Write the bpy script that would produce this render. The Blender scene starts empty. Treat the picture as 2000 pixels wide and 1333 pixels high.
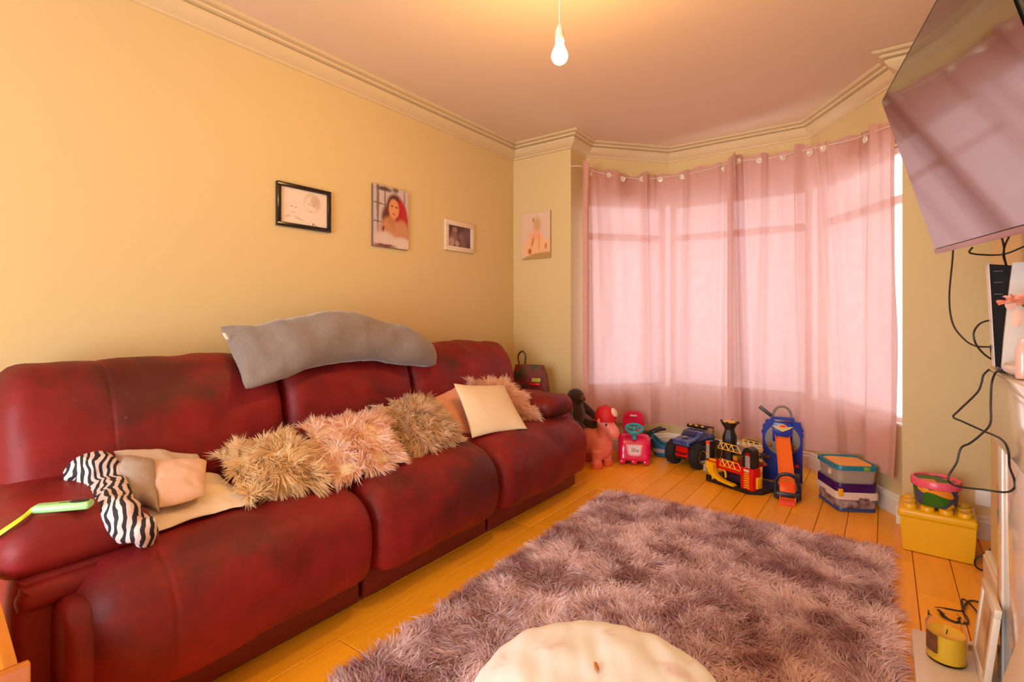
import bpy, bmesh, math, random
import numpy as np
from mathutils import Vector, Matrix, noise

random.seed(7)
rng = np.random.default_rng(7)
SC = bpy.context.scene
COL = SC.collection

# ------------------------------------------------------------------ camera, world, lights, exposure
CAM_H = 1.10
F_PX, CX, HORIZON = 1000.0, 1000.0, 618.0
YAW = math.atan(0.728)
SN, CS = math.sin(YAW), math.cos(YAW)

cam_data = bpy.data.cameras.new('camera')
cam_data.sensor_width = 36.0
cam_data.lens = 36.0 * F_PX / 2000.0
cam_data.shift_y = (HORIZON - 666.5) / 2000.0
cam_data.clip_start = 0.02
cam = bpy.data.objects.new('camera', cam_data)
COL.objects.link(cam)
cam.location = (0, 0, CAM_H)
cam.rotation_euler = (math.pi / 2, 0, YAW)
SC.camera = cam

world = bpy.data.worlds.new('overcast_sky')
SC.world = world
world.use_nodes = True
bgn = world.node_tree.nodes['Background']
bgn.inputs[0].default_value = (0.93, 0.96, 1.0, 1)
bgn.inputs[1].default_value = 2.95


def area_light(name, loc, rot, sx, sy, power, col):
    d = bpy.data.lights.new(name, 'AREA')
    d.shape = 'RECTANGLE'
    d.size, d.size_y = sx, sy
    d.energy = power
    d.color = col
    o = bpy.data.objects.new(name, d)
    o.location = loc
    o.rotation_euler = rot
    COL.objects.link(o)
    return o


# daylight entering by the glazed garden doors in the wall behind the camera
area_light('window_rear_offscreen', (-0.95, -1.78, 1.0), (math.radians(90), 0, 0), 1.7, 1.7, 106, (0.76, 0.89, 1.0))

BULB_STRENGTH = 650.0
BULB_COLOR = (1.0, 0.585, 0.19)

SC.view_settings.view_transform = 'Standard'
SC.view_settings.look = 'None'
SC.view_settings.gamma = 1.0
SC.view_settings.use_curve_mapping = False
SC.view_settings.exposure = 0.22
SC.cycles.max_bounces = 10
SC.cycles.diffuse_bounces = 5


# ------------------------------------------------------------------ measuring helpers (room metres)
def ray(px, py):
    l = (px - CX) / F_PX
    return Vector((-SN + CS * l, CS + SN * l, (HORIZON - py) / F_PX))


def on_z(px, py, z):
    r = ray(px, py)
    return Vector((0, 0, CAM_H)) + r * ((z - CAM_H) / r.z)


def on_x(px, py, x):
    r = ray(px, py)
    return Vector((0, 0, CAM_H)) + r * (x / r.x)


def on_y(px, py, y):
    r = ray(px, py)
    return Vector((0, 0, CAM_H)) + r * (y / r.y)


def at_d(px, py, d):
    return Vector((0, 0, CAM_H)) + ray(px, py) * d


# ------------------------------------------------------------------ materials
MATS = {}


def new_mat(name):
    m = bpy.data.materials.new(name)
    m.use_nodes = True
    nt = m.node_tree
    return m, nt, nt.nodes['Principled BSDF']


def mat(name, col, rough=0.5, metal=0.0, var=None, bump=None, sheen=0.0, coat=0.0, spec=0.5,
        objrand=0.0, emit=None, attr=None, trans=0.0, stretch=None, ior=1.5):
    """var = (second colour, noise scale, contrast 0..1); bump = (scale, strength)"""
    if name in MATS:
        return MATS[name]
    m, nt, b = new_mat(name)
    N, L = nt.nodes, nt.links
    c = (*col, 1)
    b.inputs['Base Color'].default_value = c
    b.inputs['Roughness'].default_value = rough
    b.inputs['Metallic'].default_value = metal
    b.inputs['Specular IOR Level'].default_value = spec
    b.inputs['IOR'].default_value = ior
    if sheen:
        b.inputs['Sheen Weight'].default_value = sheen
        b.inputs['Sheen Roughness'].default_value = 0.4
    if coat:
        b.inputs['Coat Weight'].default_value = coat
        b.inputs['Coat Roughness'].default_value = 0.08
    if trans:
        b.inputs['Transmission Weight'].default_value = trans
    if emit:
        b.inputs['Emission Color'].default_value = (*emit[0], 1)
        b.inputs['Emission Strength'].default_value = emit[1]
    tc = N.new('ShaderNodeTexCoord')
    vec = tc.outputs['Object']
    if stretch:
        mp = N.new('ShaderNodeMapping')
        mp.inputs['Scale'].default_value = stretch
        L.new(vec, mp.inputs[0])
        vec = mp.outputs[0]
    out = None
    if attr:
        a = N.new('ShaderNodeAttribute')
        a.attribute_name = attr
        out = a.outputs['Color']
    if var:
        nz = N.new('ShaderNodeTexNoise')
        nz.inputs['Scale'].default_value = var[1]
        nz.inputs['Detail'].default_value = 5
        L.new(vec, nz.inputs['Vector'])
        mr = N.new('ShaderNodeMapRange')
        k = 0.5 * (1 - var[2])
        mr.inputs[1].default_value = 0.5 - max(0.02, k)
        mr.inputs[2].default_value = 0.5 + max(0.02, k)
        L.new(nz.outputs[0], mr.inputs[0])
        mx = N.new('ShaderNodeMix')
        mx.data_type = 'RGBA'
        mx.inputs[6].default_value = c
        if out:
            L.new(out, mx.inputs[6])
        mx.inputs[7].default_value = (*var[0], 1)
        L.new(mr.outputs[0], mx.inputs[0])
        out = mx.outputs[2]
    if objrand:
        oi = N.new('ShaderNodeObjectInfo')
        hs = N.new('ShaderNodeHueSaturation')
        mr2 = N.new('ShaderNodeMapRange')
        mr2.inputs[3].default_value = 1 - objrand
        mr2.inputs[4].default_value = 1 + objrand
        L.new(oi.outputs['Random'], mr2.inputs[0])
        L.new(mr2.outputs[0], hs.inputs['Value'])
        if out:
            L.new(out, hs.inputs['Color'])
        else:
            hs.inputs['Color'].default_value = c
        out = hs.outputs[0]
    if out:
        L.new(out, b.inputs['Base Color'])
    if bump:
        nb = N.new('ShaderNodeTexNoise')
        nb.inputs['Scale'].default_value = bump[0]
        nb.inputs['Detail'].default_value = 6
        L.new(vec, nb.inputs['Vector'])
        bp = N.new('ShaderNodeBump')
        bp.inputs['Strength'].default_value = bump[1]
        bp.inputs['Distance'].default_value = 0.01
        L.new(nb.outputs[0], bp.inputs['Height'])
        L.new(bp.outputs[0], b.inputs['Normal'])
    MATS[name] = m
    return m


def print_mat(name, base, shapes, rough=0.5, warp=0.02, var=None):
    """a flat printed picture: soft ellipses and bars laid over each other in the print's own UV space"""
    m, nt, b = new_mat(name)
    N, L = nt.nodes, nt.links
    b.inputs['Roughness'].default_value = rough
    tc = N.new('ShaderNodeTexCoord')
    nz = N.new('ShaderNodeTexNoise')
    nz.inputs['Scale'].default_value = 9
    L.new(tc.outputs['UV'], nz.inputs['Vector'])
    sub = N.new('ShaderNodeVectorMath')
    sub.operation = 'SUBTRACT'
    L.new(nz.outputs['Color'], sub.inputs[0])
    sub.inputs[1].default_value = (0.5, 0.5, 0.5)
    scl = N.new('ShaderNodeVectorMath')
    scl.operation = 'SCALE'
    L.new(sub.outputs[0], scl.inputs[0])
    scl.inputs['Scale'].default_value = warp * 2
    add = N.new('ShaderNodeVectorMath')
    L.new(tc.outputs['UV'], add.inputs[0])
    L.new(scl.outputs[0], add.inputs[1])
    uv = N.new('ShaderNodeVectorMath')
    uv.operation = 'MULTIPLY'
    L.new(add.outputs[0], uv.inputs[0])
    uv.inputs[1].default_value = (1, 1, 0)
    cur = None
    for s in shapes:
        cx, cy, rx, ry, col, soft = s[:6]
        a = N.new('ShaderNodeVectorMath')
        a.operation = 'SUBTRACT'
        L.new(uv.outputs[0], a.inputs[0])
        a.inputs[1].default_value = (cx, cy, 0)
        src = a
        if len(s) > 6:
            ro = N.new('ShaderNodeVectorRotate')
            ro.rotation_type = 'Z_AXIS'
            ro.inputs['Angle'].default_value = math.radians(s[6])
            L.new(a.outputs[0], ro.inputs['Vector'])
            src = ro
        dv = N.new('ShaderNodeVectorMath')
        dv.operation = 'DIVIDE'
        L.new(src.outputs[0], dv.inputs[0])
        dv.inputs[1].default_value = (rx, ry, 1)
        ln = N.new('ShaderNodeVectorMath')
        ln.operation = 'LENGTH'
        L.new(dv.outputs[0], ln.inputs[0])
        mr = N.new('ShaderNodeMapRange')
        mr.inputs[1].default_value = 1 - soft
        mr.inputs[2].default_value = 1 + soft
        mr.inputs[3].default_value = 1
        mr.inputs[4].default_value = 0
        L.new(ln.outputs['Value'], mr.inputs[0])
        mx = N.new('ShaderNodeMix')
        mx.data_type = 'RGBA'
        L.new(mr.outputs[0], mx.inputs[0])
        if cur is None:
            mx.inputs[6].default_value = (*base, 1)
        else:
            L.new(cur, mx.inputs[6])
        mx.inputs[7].default_value = (*col, 1)
        cur = mx.outputs[2]
    if cur is None:
        b.inputs['Base Color'].default_value = (*base, 1)
    else:
        L.new(cur, b.inputs['Base Color'])
    return m


# ------------------------------------------------------------------ mesh building
THM = {}


def catmull(pts, n, closed=False):
    pts = [Vector(p) for p in pts]
    m = len(pts)
    out = []
    segs = m if closed else m - 1
    total = n
    for k in range(total):
        t = k / total * segs if closed else k / (total - 1) * segs
        i = min(int(t), segs - 1)
        u = t - i
        if closed:
            p0, p1, p2, p3 = pts[(i - 1) % m], pts[i % m], pts[(i + 1) % m], pts[(i + 2) % m]
        else:
            p0, p1, p2, p3 = pts[max(i - 1, 0)], pts[i], pts[i + 1], pts[min(i + 2, m - 1)]
        out.append(0.5 * ((2 * p1) + (p2 - p0) * u + (2 * p0 - 5 * p1 + 4 * p2 - p3) * u * u
                          + (3 * p1 - p0 - 3 * p2 + p3) * u ** 3))
    return out


def rot3(rx=0, ry=0, rz=0):
    return (Matrix.Rotation(math.radians(rz), 4, 'Z') @ Matrix.Rotation(math.radians(ry), 4, 'Y')
            @ Matrix.Rotation(math.radians(rx), 4, 'X'))


class MB:
    def __init__(self):
        self.v, self.f = [], []

    def add(self, vs, fs, M=None):
        o = len(self.v)
        self.v += [tuple(M @ Vector(p)) if M else tuple(p) for p in vs]
        self.f += [tuple(i + o for i in f) for f in fs]
        return self

    def bm(self, bm, M=None):
        bm.verts.index_update()
        self.add([v.co.copy() for v in bm.verts], [[v.index for v in f.verts] for f in bm.faces], M)
        bm.free()
        return self

    def box(self, c, s, rot=(0, 0, 0), bev=0.0, seg=2):
        b = bmesh.new()
        bmesh.ops.create_cube(b, size=1)
        for v in b.verts:
            v.co = Vector((v.co.x * s[0], v.co.y * s[1], v.co.z * s[2]))
        if bev:
            bmesh.ops.bevel(b, geom=list(b.edges), offset=min(bev, min(s) * 0.45), segments=seg, profile=0.5, affect='EDGES')
        return self.bm(b, Matrix.Translation(Vector(c)) @ rot3(*rot))

    def span(self, a, b, bev=0.0, seg=2):
        return self.box([(a[i] + b[i]) / 2 for i in range(3)], [abs(b[i] - a[i]) for i in range(3)], bev=bev, seg=seg)

    def loft(self, rings, cap0=True, cap1=True, closed=True):
        n = len(rings[0])
        vs = [p for r in rings for p in r]
        fs = []
        for i in range(len(rings) - 1):
            for j in range(n if closed else n - 1):
                k = (j + 1) % n
                fs.append((i * n + j, i * n + k, (i + 1) * n + k, (i + 1) * n + j))
        if cap0:
            fs.append(tuple(range(n - 1, -1, -1)))
        if cap1:
            fs.append(tuple((len(rings) - 1) * n + j for j in range(n)))
        return self.add(vs, fs)

    def tube(self, path, r, n=8, smooth=0, caps=True, flat=1.0):
        P = catmull(path, smooth) if smooth else [Vector(p) for p in path]
        R = r if hasattr(r, '__len__') else [r] * 2
        rings = []
        up = Vector((0, 0, 1))
        for i, p in enumerate(P):
            t = (P[min(i + 1, len(P) - 1)] - P[max(i - 1, 0)])
            t = t.normalized() if t.length > 1e-9 else Vector((0, 0, 1))
            if i == 0:
                a = t.cross(up) if abs(t.z) < 0.95 else t.cross(Vector((1, 0, 0)))
            else:
                a = a - t * a.dot(t)
            a.normalize()
            b = a.cross(t)
            q = i / (len(P) - 1) * (len(R) - 1)
            k = min(int(q), len(R) - 2)
            rr = R[k] + (R[k + 1] - R[k]) * (q - k)
            rings.append([p + (a * math.cos(2 * math.pi * j / n) + b * math.sin(2 * math.pi * j / n) * flat) * rr for j in range(n)])
        return self.loft(rings, caps, caps)

    def cyl(self, p0, p1, r0, r1=None, n=20):
        return self.tube([p0, p1], [r0, r0 if r1 is None else r1], n)

    def lathe(self, prof, c=(0, 0, 0), n=28, rot=(0, 0, 0), sx=1.0, sy=1.0):
        M = Matrix.Translation(Vector(c)) @ rot3(*rot)
        rings = [[M @ Vector((r * sx * math.cos(2 * math.pi * j / n), r * sy * math.sin(2 * math.pi * j / n), z)) for j in range(n)] for r, z in prof]
        return self.loft(rings, prof[0][0] > 1e-5, prof[-1][0] > 1e-5)

    def ball(self, c, rad, rot=(0, 0, 0), n=18, m=12):
        rad = rad if hasattr(rad, '__len__') else (rad,) * 3
        M = Matrix.Translation(Vector(c)) @ rot3(*rot)
        rings = []
        for i in range(m + 1):
            t = math.pi * min(max(i / m, 0.004), 0.996)
            rings.append([M @ Vector((rad[0] * math.sin(t) * math.cos(2 * math.pi * j / n), rad[1] * math.sin(t) * math.sin(2 * math.pi * j / n), -rad[2] * math.cos(t))) for j in range(n)])
        return self.loft(rings)

    def prism(self, poly, t, M):
        """polygon in local xy, thickness t along local z, placed by matrix M"""
        n = len(poly)
        vs = [M @ Vector((p[0], p[1], z)) for z in (0, t) for p in poly]
        fs = [tuple(range(n - 1, -1, -1)), tuple(range(n, 2 * n))]
        fs += [(j, (j + 1) % n, n + (j + 1) % n, n + j) for j in range(n)]
        return self.add(vs, fs)

    def build(self, name, m, parent=None, smooth=True, angle=35, local=False, uv=None):
        me = bpy.data.meshes.new(name)
        vs = self.v
        if parent is not None and not local:
            inv = THM[parent.name].inverted()
            vs = [inv @ Vector(p) for p in vs]
        me.from_pydata([tuple(p) for p in vs], [], self.f)
        me.validate()
        b = bmesh.new()
        b.from_mesh(me)
        bmesh.ops.recalc_face_normals(b, faces=list(b.faces))
        b.to_mesh(me)
        b.free()
        if smooth:
            me.shade_smooth()
            me.set_sharp_from_angle(angle=math.radians(angle))
        return link(name, me, m, parent)


def link(name, me, m, parent=None):
    if m:
        me.materials.append(m)
    o = bpy.data.objects.new(name, me)
    COL.objects.link(o)
    if parent is not None:
        o.parent = parent
        THM[o.name] = THM[parent.name]
    else:
        THM[o.name] = Matrix.Identity(4)
    return o


def tag(o, label=None, cat=None, group=None, kind=None):
    if label:
        o['label'] = label
    if cat:
        o['category'] = cat
    if group:
        o['group'] = group
    if kind:
        o['kind'] = kind
    return o


def thing(name, label, cat, loc=(0, 0, 0), rz=0.0, group=None):
    o = bpy.data.objects.new(name, None)
    o.empty_display_size = 0.05
    COL.objects.link(o)
    o.location = loc
    o.rotation_euler = (0, 0, math.radians(rz))
    THM[o.name] = Matrix.Translation(Vector(loc)) @ Matrix.Rotation(math.radians(rz), 4, 'Z')
    return tag(o, label, cat, group)


def struct(name, mb, m, parent=None, **k):
    o = mb.build(name, m, parent, **k)
    if parent is None:
        o['kind'] = 'structure'
    return o


def quad(name, corners, m, parent=None, nx=1, ny=1):
    """a flat sheet with UVs; corners bottom-left, bottom-right, top-right, top-left (world)"""
    c = [Vector(p) for p in corners]
    if parent is not None:
        inv = THM[parent.name].inverted()
        c = [inv @ p for p in c]
    me = bpy.data.meshes.new(name)
    me.from_pydata([tuple(p) for p in c], [], [(0, 1, 2, 3)])
    l = me.uv_layers.new(name='UVMap')
    for i, p in enumerate(((0, 0), (1, 0), (1, 1), (0, 1))):
        l.data[i].uv = p
    return link(name, me, m, parent)


def puff(profile, t0, t1, r, axis='Y', n=56, nt=26, wob=0.0, seed=0, grooves=(), crown=0.0, wscale=5.0, shrink=False):
    """closed cushion: a closed profile lofted along an axis, its ends rounded over radius r, with soft creases"""
    r_ends = r if hasattr(r, '__len__') else (r, r)
    P = [Vector((p[0], p[1])) for p in catmull([(a, b, 0) for a, b in profile], n, True)]
    area = sum(P[i].x * P[(i + 1) % n].y - P[(i + 1) % n].x * P[i].y for i in range(n))
    nrm = []
    for i in range(n):
        d = P[(i + 1) % n] - P[i - 1]
        q = Vector((d.y, -d.x)).normalized()
        nrm.append(q if area > 0 else -q)
    xs_, zs_ = [p.x for p in P], [p.y for p in P]
    mid_ = Vector(((min(xs_) + max(xs_)) / 2, (min(zs_) + max(zs_)) / 2))
    hx_, hz_ = (max(xs_) - min(xs_)) / 2, (max(zs_) - min(zs_)) / 2
    ts = []
    for k in range(nt + 1):
        ts.append(t0 + (t1 - t0) * (0.5 - 0.5 * math.cos(math.pi * k / nt)))
    for g in grooves:
        ts += [g - 0.012, g - 0.005, g, g + 0.005, g + 0.012]
    ts = sorted(ts)
    rings = []
    for t in ts:
        e = min(t - t0, t1 - t)
        r = r_ends[0] if t - t0 < t1 - t else r_ends[1]
        s = 0.0 if e >= r else r * (1 - math.sqrt(max(0.0, 1 - (1 - e / r) ** 2)))
        g = sum(0.003 * math.exp(-((t - q) / 0.006) ** 2) for q in grooves)
        c = crown * math.sin(math.pi * (t - t0) / (t1 - t0))
        ring = []
        for p, q in zip(P, nrm):
            w = 0.0
            if wob:
                w = wob * noise.noise(Vector((p.x * wscale + seed, p.y * wscale, t * wscale * 0.8))) \
                    + 0.45 * wob * noise.noise(Vector((p.x * wscale * 2.6, p.y * wscale * 2.6 + seed, t * wscale * 2.2)))
            if shrink:
                d_ = p - mid_
                a = mid_ + Vector((d_.x * max(0.02, 1 - s / hx_), d_.y * max(0.02, 1 - s / hz_))) + q * ((c + w) * min(1, e / (0.6 * r)) - g)
            else:
                a = p + q * (c + w * min(1, e / (0.6 * r)) - s - g)
            ring.append(Vector((a.x, t, a.y)) if axis == 'Y' else Vector((t, a.x, a.y)))
        rings.append(ring)
    return MB().loft(rings)


def patch(top, bot, n=28):
    """surface between two edge polylines (same count); returns f(u,v) -> point"""
    k = len(top)

    def ev(pts, u):
        if k == 2:
            return pts[0].lerp(pts[1], u)
        t = u * (k - 1)
        i = min(int(t), k - 2)
        w = t - i
        p0, p1, p2, p3 = pts[max(i - 1, 0)], pts[i], pts[i + 1], pts[min(i + 2, k - 1)]
        return 0.5 * ((2 * p1) + (p2 - p0) * w + (2 * p0 - 5 * p1 + 4 * p2 - p3) * w * w + (3 * p1 - p0 - 3 * p2 + p3) * w ** 3)
    top = [Vector(p) for p in top]
    bot = [Vector(p) for p in bot]
    return lambda u, v: ev(top, u).lerp(ev(bot, u), v)


def pillow(S, T, nu=26, nv=22, pinch=0.06, wob=0.0, seed=0, p=2.4, wsc=9.0, floor=0.0):
    """stuffed cushion around the sheet S(u,v): both faces bulge by T, edges meet in a seam.
    returns (MB, list of (point, normal) on the upper face for fur)"""
    def q(u, v):
        uu = 0.5 + (u - 0.5) * (1 - pinch * (1 - (2 * v - 1) ** 2) * 0 - pinch * (1 - abs(2 * v - 1) ** 2))
        vv = 0.5 + (v - 0.5) * (1 - pinch * (1 - abs(2 * u - 1) ** 2))
        return S(uu, vv)

    def nm(u, v):
        e = 1e-3
        a = q(min(u + e, 1), v) - q(max(u - e, 0), v)
        b = q(u, min(v + e, 1)) - q(u, max(v - e, 0))
        n = a.cross(b).normalized()
        view = (Vector((0, 0, CAM_H)) - q(u, v))
        return n if n.dot(view) > 0 else -n

    def th(u, v):
        return T * (max(0.0, (1 - abs(2 * u - 1) ** p)) * max(0.0, (1 - abs(2 * v - 1) ** p))) ** 0.55

    us = [0.5 - 0.5 * math.cos(math.pi * i / nu) for i in range(nu + 1)]
    vs = [0.5 - 0.5 * math.cos(math.pi * i / nv) for i in range(nv + 1)]
    up, dn, samp = [], [], []
    for v in vs:
        for u in us:
            b, n, t = q(u, v), nm(u, v), th(u, v)
            w = wob * noise.noise(Vector((b.x * wsc + seed, b.y * wsc, b.z * wsc))) if wob else 0
            w += 0.5 * wob * noise.noise(Vector((b.x * wsc * 2.7, b.y * wsc * 2.7 + seed, b.z * wsc * 2.7))) if wob else 0
            up.append(b + n * (t + w))
            dn.append(b - n * (t * (1 - floor)) + n * w * (1 if t < 1e-6 else 0.5))
    N = nu + 1
    mb = MB()
    vv = up + dn
    fs = []
    o = len(up)
    for j in range(nv):
        for i in range(nu):
            a = j * N + i
            fs.append((a, a + 1, a + N + 1, a + N))
            fs.append((o + a, o + a + N, o + a + N + 1, o + a + 1))
    mb.add(vv, fs)
    b = bmesh.new()
    vl = [b.verts.new(p) for p in mb.v]
    for f in mb.f:
        b.faces.new([vl[i] for i in f])
    bmesh.ops.remove_doubles(b, verts=b.verts, dist=1e-4)
    m2 = MB().bm(b)

    def surf(u, v):
        b_, n_, t_ = q(u, v), nm(u, v), th(u, v)
        return b_ + n_ * t_, n_
    return m2, surf


def strands(name, roots, dirs, bends, length, width, cols, m, parent, segs=3):
    """pile or fur: one tapered ribbon per root, joined as one part"""
    n = len(roots)
    roots, dirs, bends = np.asarray(roots), np.asarray(dirs), np.asarray(bends)
    side = np.cross(dirs, rng.normal(size=(n, 3)))
    side /= np.linalg.norm(side, axis=1)[:, None] + 1e-9
    V = np.zeros((n, 2 * segs + 1, 3), np.float32)
    L = np.asarray(length)[:, None]
    W = np.asarray(width)[:, None]
    for k in range(segs + 1):
        t = k / segs
        c = roots + L * (dirs * t + bends * t * t)
        if k < segs:
            V[:, 2 * k] = c - side * W * (1 - 0.6 * t) * 0.5
            V[:, 2 * k + 1] = c + side * W * (1 - 0.6 * t) * 0.5
        else:
            V[:, 2 * segs] = c
    if parent is not None:
        inv = np.array(THM[parent.name].inverted())
        V = V @ inv[:3, :3].T.astype(np.float32) + inv[:3, 3].astype(np.float32)
    nv = 2 * segs + 1
    base = (np.arange(n) * nv)[:, None]
    quads = np.concatenate([base + np.array([2 * k, 2 * k + 1, 2 * k + 3, 2 * k + 2]) for k in range(segs - 1)], axis=1).reshape(-1, 4)
    tris = (base + np.array([2 * segs - 2, 2 * segs - 1, 2 * segs])).reshape(-1, 3)
    me = bpy.data.meshes.new(name)
    me.vertices.add(n * nv)
    me.vertices.foreach_set('co', V.reshape(-1))
    loops = np.concatenate([quads.reshape(-1), tris.reshape(-1)]).astype(np.int32)
    me.loops.add(len(loops))
    me.loops.foreach_set('vertex_index', loops)
    st = np.concatenate([np.arange(len(quads)) * 4, len(quads) * 4 + np.arange(len(tris)) * 3]).astype(np.int32)
    me.polygons.add(len(st))
    me.polygons.foreach_set('loop_start', st)
    me.update(calc_edges=True)
    at = me.attributes.new('Col', 'FLOAT_COLOR', 'POINT')
    cc = np.ones((n, nv, 4), np.float32)
    cc[:, :, :3] = np.asarray(cols)[:, None, :]
    at.data.foreach_set('color', cc.reshape(-1))
    o = link(name, me, m, parent)
    o['kind'] = 'stuff'
    return o


def fur_cushion(name, label, top, bot, T, col, col2, flen, count, parent_group=None, seed=0, wid=0.0048):
    S = patch(top, bot)
    c = S(0.5, 1.0)
    t = thing(name, label, 'cushion', (c.x, c.y, c.z), group='faux fur cushions along the sofa')
    mb, surf = pillow(S, T, pinch=0.05)
    g_ = gap_over_sofa(mb.v)
    if g_ > 0:
        S0_ = S
        S = lambda u, v: S0_(u, v) - Vector((0, 0, g_ + 0.004))
        mb, surf = pillow(S, T, pinch=0.05)
    lie_on_sofa(mb)
    mb.build('cover', mat(name + '_backing', tuple(0.8 * x for x in col), 0.9), t)
    r = np.random.default_rng(seed)
    R, D, B, C, Ls, Ws = [], [], [], [], [], []
    cen, _ = surf(0.5, 0.5)
    for i in range(count):
        if i % 4 == 0:
            e = r.integers(4)
            a = r.random()
            u, v = [(a, 0.01), (a, 0.99), (0.01, a), (0.99, a)][e]
        else:
            u, v = r.random(), r.random()
        p, n = surf(u, v)
        out = (p - cen)
        rad = out.length
        out = out - n * out.dot(n)
        if out.length > 1e-6:
            out.normalize()
        clump = noise.noise_vector(Vector((p.x * 15 + seed, p.y * 15, p.z * 15)))
        c2_ = noise.noise_vector(Vector((p.x * 30, p.y * 30 + seed, p.z * 30)))
        d = n * (0.5 if i % 4 else 0.3) + out * (0.5 if i % 4 else 0.9) + clump * 1.25 + Vector(r.normal(size=3)) * 0.13
        d.normalize()
        bd = Vector((0, 0, -0.35)) + c2_ * 0.75 + Vector(r.normal(size=3)) * 0.12
        R.append(p)
        D.append(d)
        B.append(bd)
        k = min(1, max(0, 0.5 + 1.1 * noise.noise(Vector((p.x * 22 + seed, p.y * 22, p.z * 22))) + r.normal() * 0.15))
        C.append([a_ * (1 - k) + b_ * k for a_, b_ in zip(col, col2)])
        Ls.append(flen * r.uniform(0.65, 1.2))
        Ws.append(wid * r.uniform(0.7, 1.4))
    strands('fur', R, D, B, Ls, Ws, C, FUR, t, segs=4)
    return t


FUR, nt, pb = new_mat('fur_fibres')
pb.inputs['Roughness'].default_value = 0.8
pb.inputs['Specular IOR Level'].default_value = 0.2
fa = nt.nodes.new('ShaderNodeAttribute')
fa.attribute_name = 'Col'
ft = nt.nodes.new('ShaderNodeBsdfTranslucent')
fm = nt.nodes.new('ShaderNodeMixShader')
fm.inputs[0].default_value = 0.5
nt.links.new(fa.outputs['Color'], pb.inputs['Base Color'])
nt.links.new(fa.outputs['Color'], ft.inputs[0])
nt.links.new(pb.outputs[0], fm.inputs[1])
nt.links.new(ft.outputs[0], fm.inputs[2])
nt.links.new(fm.outputs[0], nt.nodes['Material Output'].inputs[0])

# ------------------------------------------------------------------ the room shell
WALLM = mat('cream_wall_paint', (0.645, 0.485, 0.23), 0.62, bump=(60, 0.04))
CEILM = mat('ceiling_paint', (0.70, 0.53, 0.38), 0.75)
TRIMM = mat('white_gloss_paint', (0.76, 0.69, 0.58), 0.4)
CORNM = mat('cornice_paint', (0.64, 0.49, 0.28), 0.6)
FRAMEM = mat('white_window_plastic', (0.85, 0.85, 0.85), 0.35)
H = 2.50
SILL, HEAD, TRANS = 0.49, 2.06, 1.76
PATH = [(-2.5, -1.6), (-2.5, 3.455), (-1.955, 3.455), (-1.965, 3.72), (-1.48, 4.28), (-0.43, 4.28), (0.09, 3.50),
        (0.075, 3.42), (0.95, 3.42), (0.95, 2.92), (0.36, 2.92), (0.36, 1.0), (0.95, 1.0), (0.95, -1.6)]
NP = len(PATH)


def miter(i, off):
    p = Vector(PATH[i % NP])
    d1 = (p - Vector(PATH[(i - 1) % NP])).normalized()
    d2 = (Vector(PATH[(i + 1) % NP]) - p).normalized()
    n1, n2 = Vector((d1.y, -d1.x)), Vector((d2.y, -d2.x))
    m = (n1 + n2) / max(0.25, 1 + n1.dot(n2))
    return p + m * off


def run(mb, i0, i1, prof):
    rings = []
    for i in range(i0, i1 + 1):
        rings.append([(*miter(i, o), z) for o, z in prof])
    return mb.loft(rings)


def wprof(z0, z1, t=0.14):
    return [(0, z0), (0, z1), (-t, z1), (-t, z0)]


struct('wall_left', run(MB(), 0, 1, wprof(0, H)), WALLM, smooth=False)
b = MB()
run(b, 1, 3, wprof(0, H))
run(b, 3, 6, wprof(0, SILL))
run(b, 3, 6, wprof(HEAD, H))
run(b, 6, 7, wprof(0, H))
struct('wall_bay', b, WALLM, smooth=False)
struct('wall_alcove', run(MB(), 7, 9, wprof(0, H)), WALLM, smooth=False)
struct('wall_chimney', run(MB(), 9, 12, wprof(0, H)), WALLM, smooth=False)
struct('wall_right', run(MB(), 12, 13, wprof(0, H)), WALLM, smooth=False)
b = MB()
b.span((-2.64, -1.74, 0), (1.09, -1.6, 0.12))
b.span((-2.64, -1.74, 1.9), (1.09, -1.6, H))
b.span((-2.64, -1.74, 0.12), (-1.8, -1.6, 1.9))
b.span((-0.1, -1.74, 0.12), (1.09, -1.6, 1.9))
struct('wall_rear', b, WALLM, smooth=False)
b = MB().span((-2.66, -1.76, H), (1.11, 4.45, H + 0.1))
struct('ceiling', b, CEILM, smooth=False)

# plaster cornice: stepped cove running round the whole room
cp = [(0, 2.392), (0.012, 2.394), (0.014, 2.404), (0.03, 2.412), (0.05, 2.428), (0.062, 2.444), (0.064, 2.456),
      (0.052, 2.457), (0.052, 2.464), (0.078, 2.468), (0.084, 2.476), (0.076, 2.479), (0.076, 2.484), (0.1, 2.488), (0.108, 2.494), (0.108, 2.5), (0, 2.5)]
c = run(MB(), 0, NP, cp)
struct('trim_1', c, CORNM, angle=25)
bp = [(0, 0), (0.022, 0), (0.022, 0.085), (0.016, 0.093), (0.016, 0.104), (0.008, 0.112), (0, 0.114)]
struct('baseboard_left', run(MB(), 0, 1, bp), TRIMM, angle=25)
struct('baseboard_bay', run(MB(), 1, 7, bp), TRIMM, angle=25)
struct('baseboard_alcove', run(MB(), 7, 9, bp), TRIMM, angle=25)
bc_ = MB().loft([[(*miter(9, o_), z_) for o_, z_ in bp], [(*miter(10, o_), z_) for o_, z_ in bp], [(0.36 - o_, 2.192, z_) for o_, z_ in bp]])
bc_.span((0.361, 0.978, 0.0), (0.95, 1.0, 0.113), bev=0.006)
struct('baseboard_chimney', bc_, TRIMM, angle=25)
struct('baseboard_right', run(MB(), 12, 13, bp), TRIMM, angle=25)
struct('baseboard_rear', run(MB(), 13, 14, bp), TRIMM, angle=25)

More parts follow.
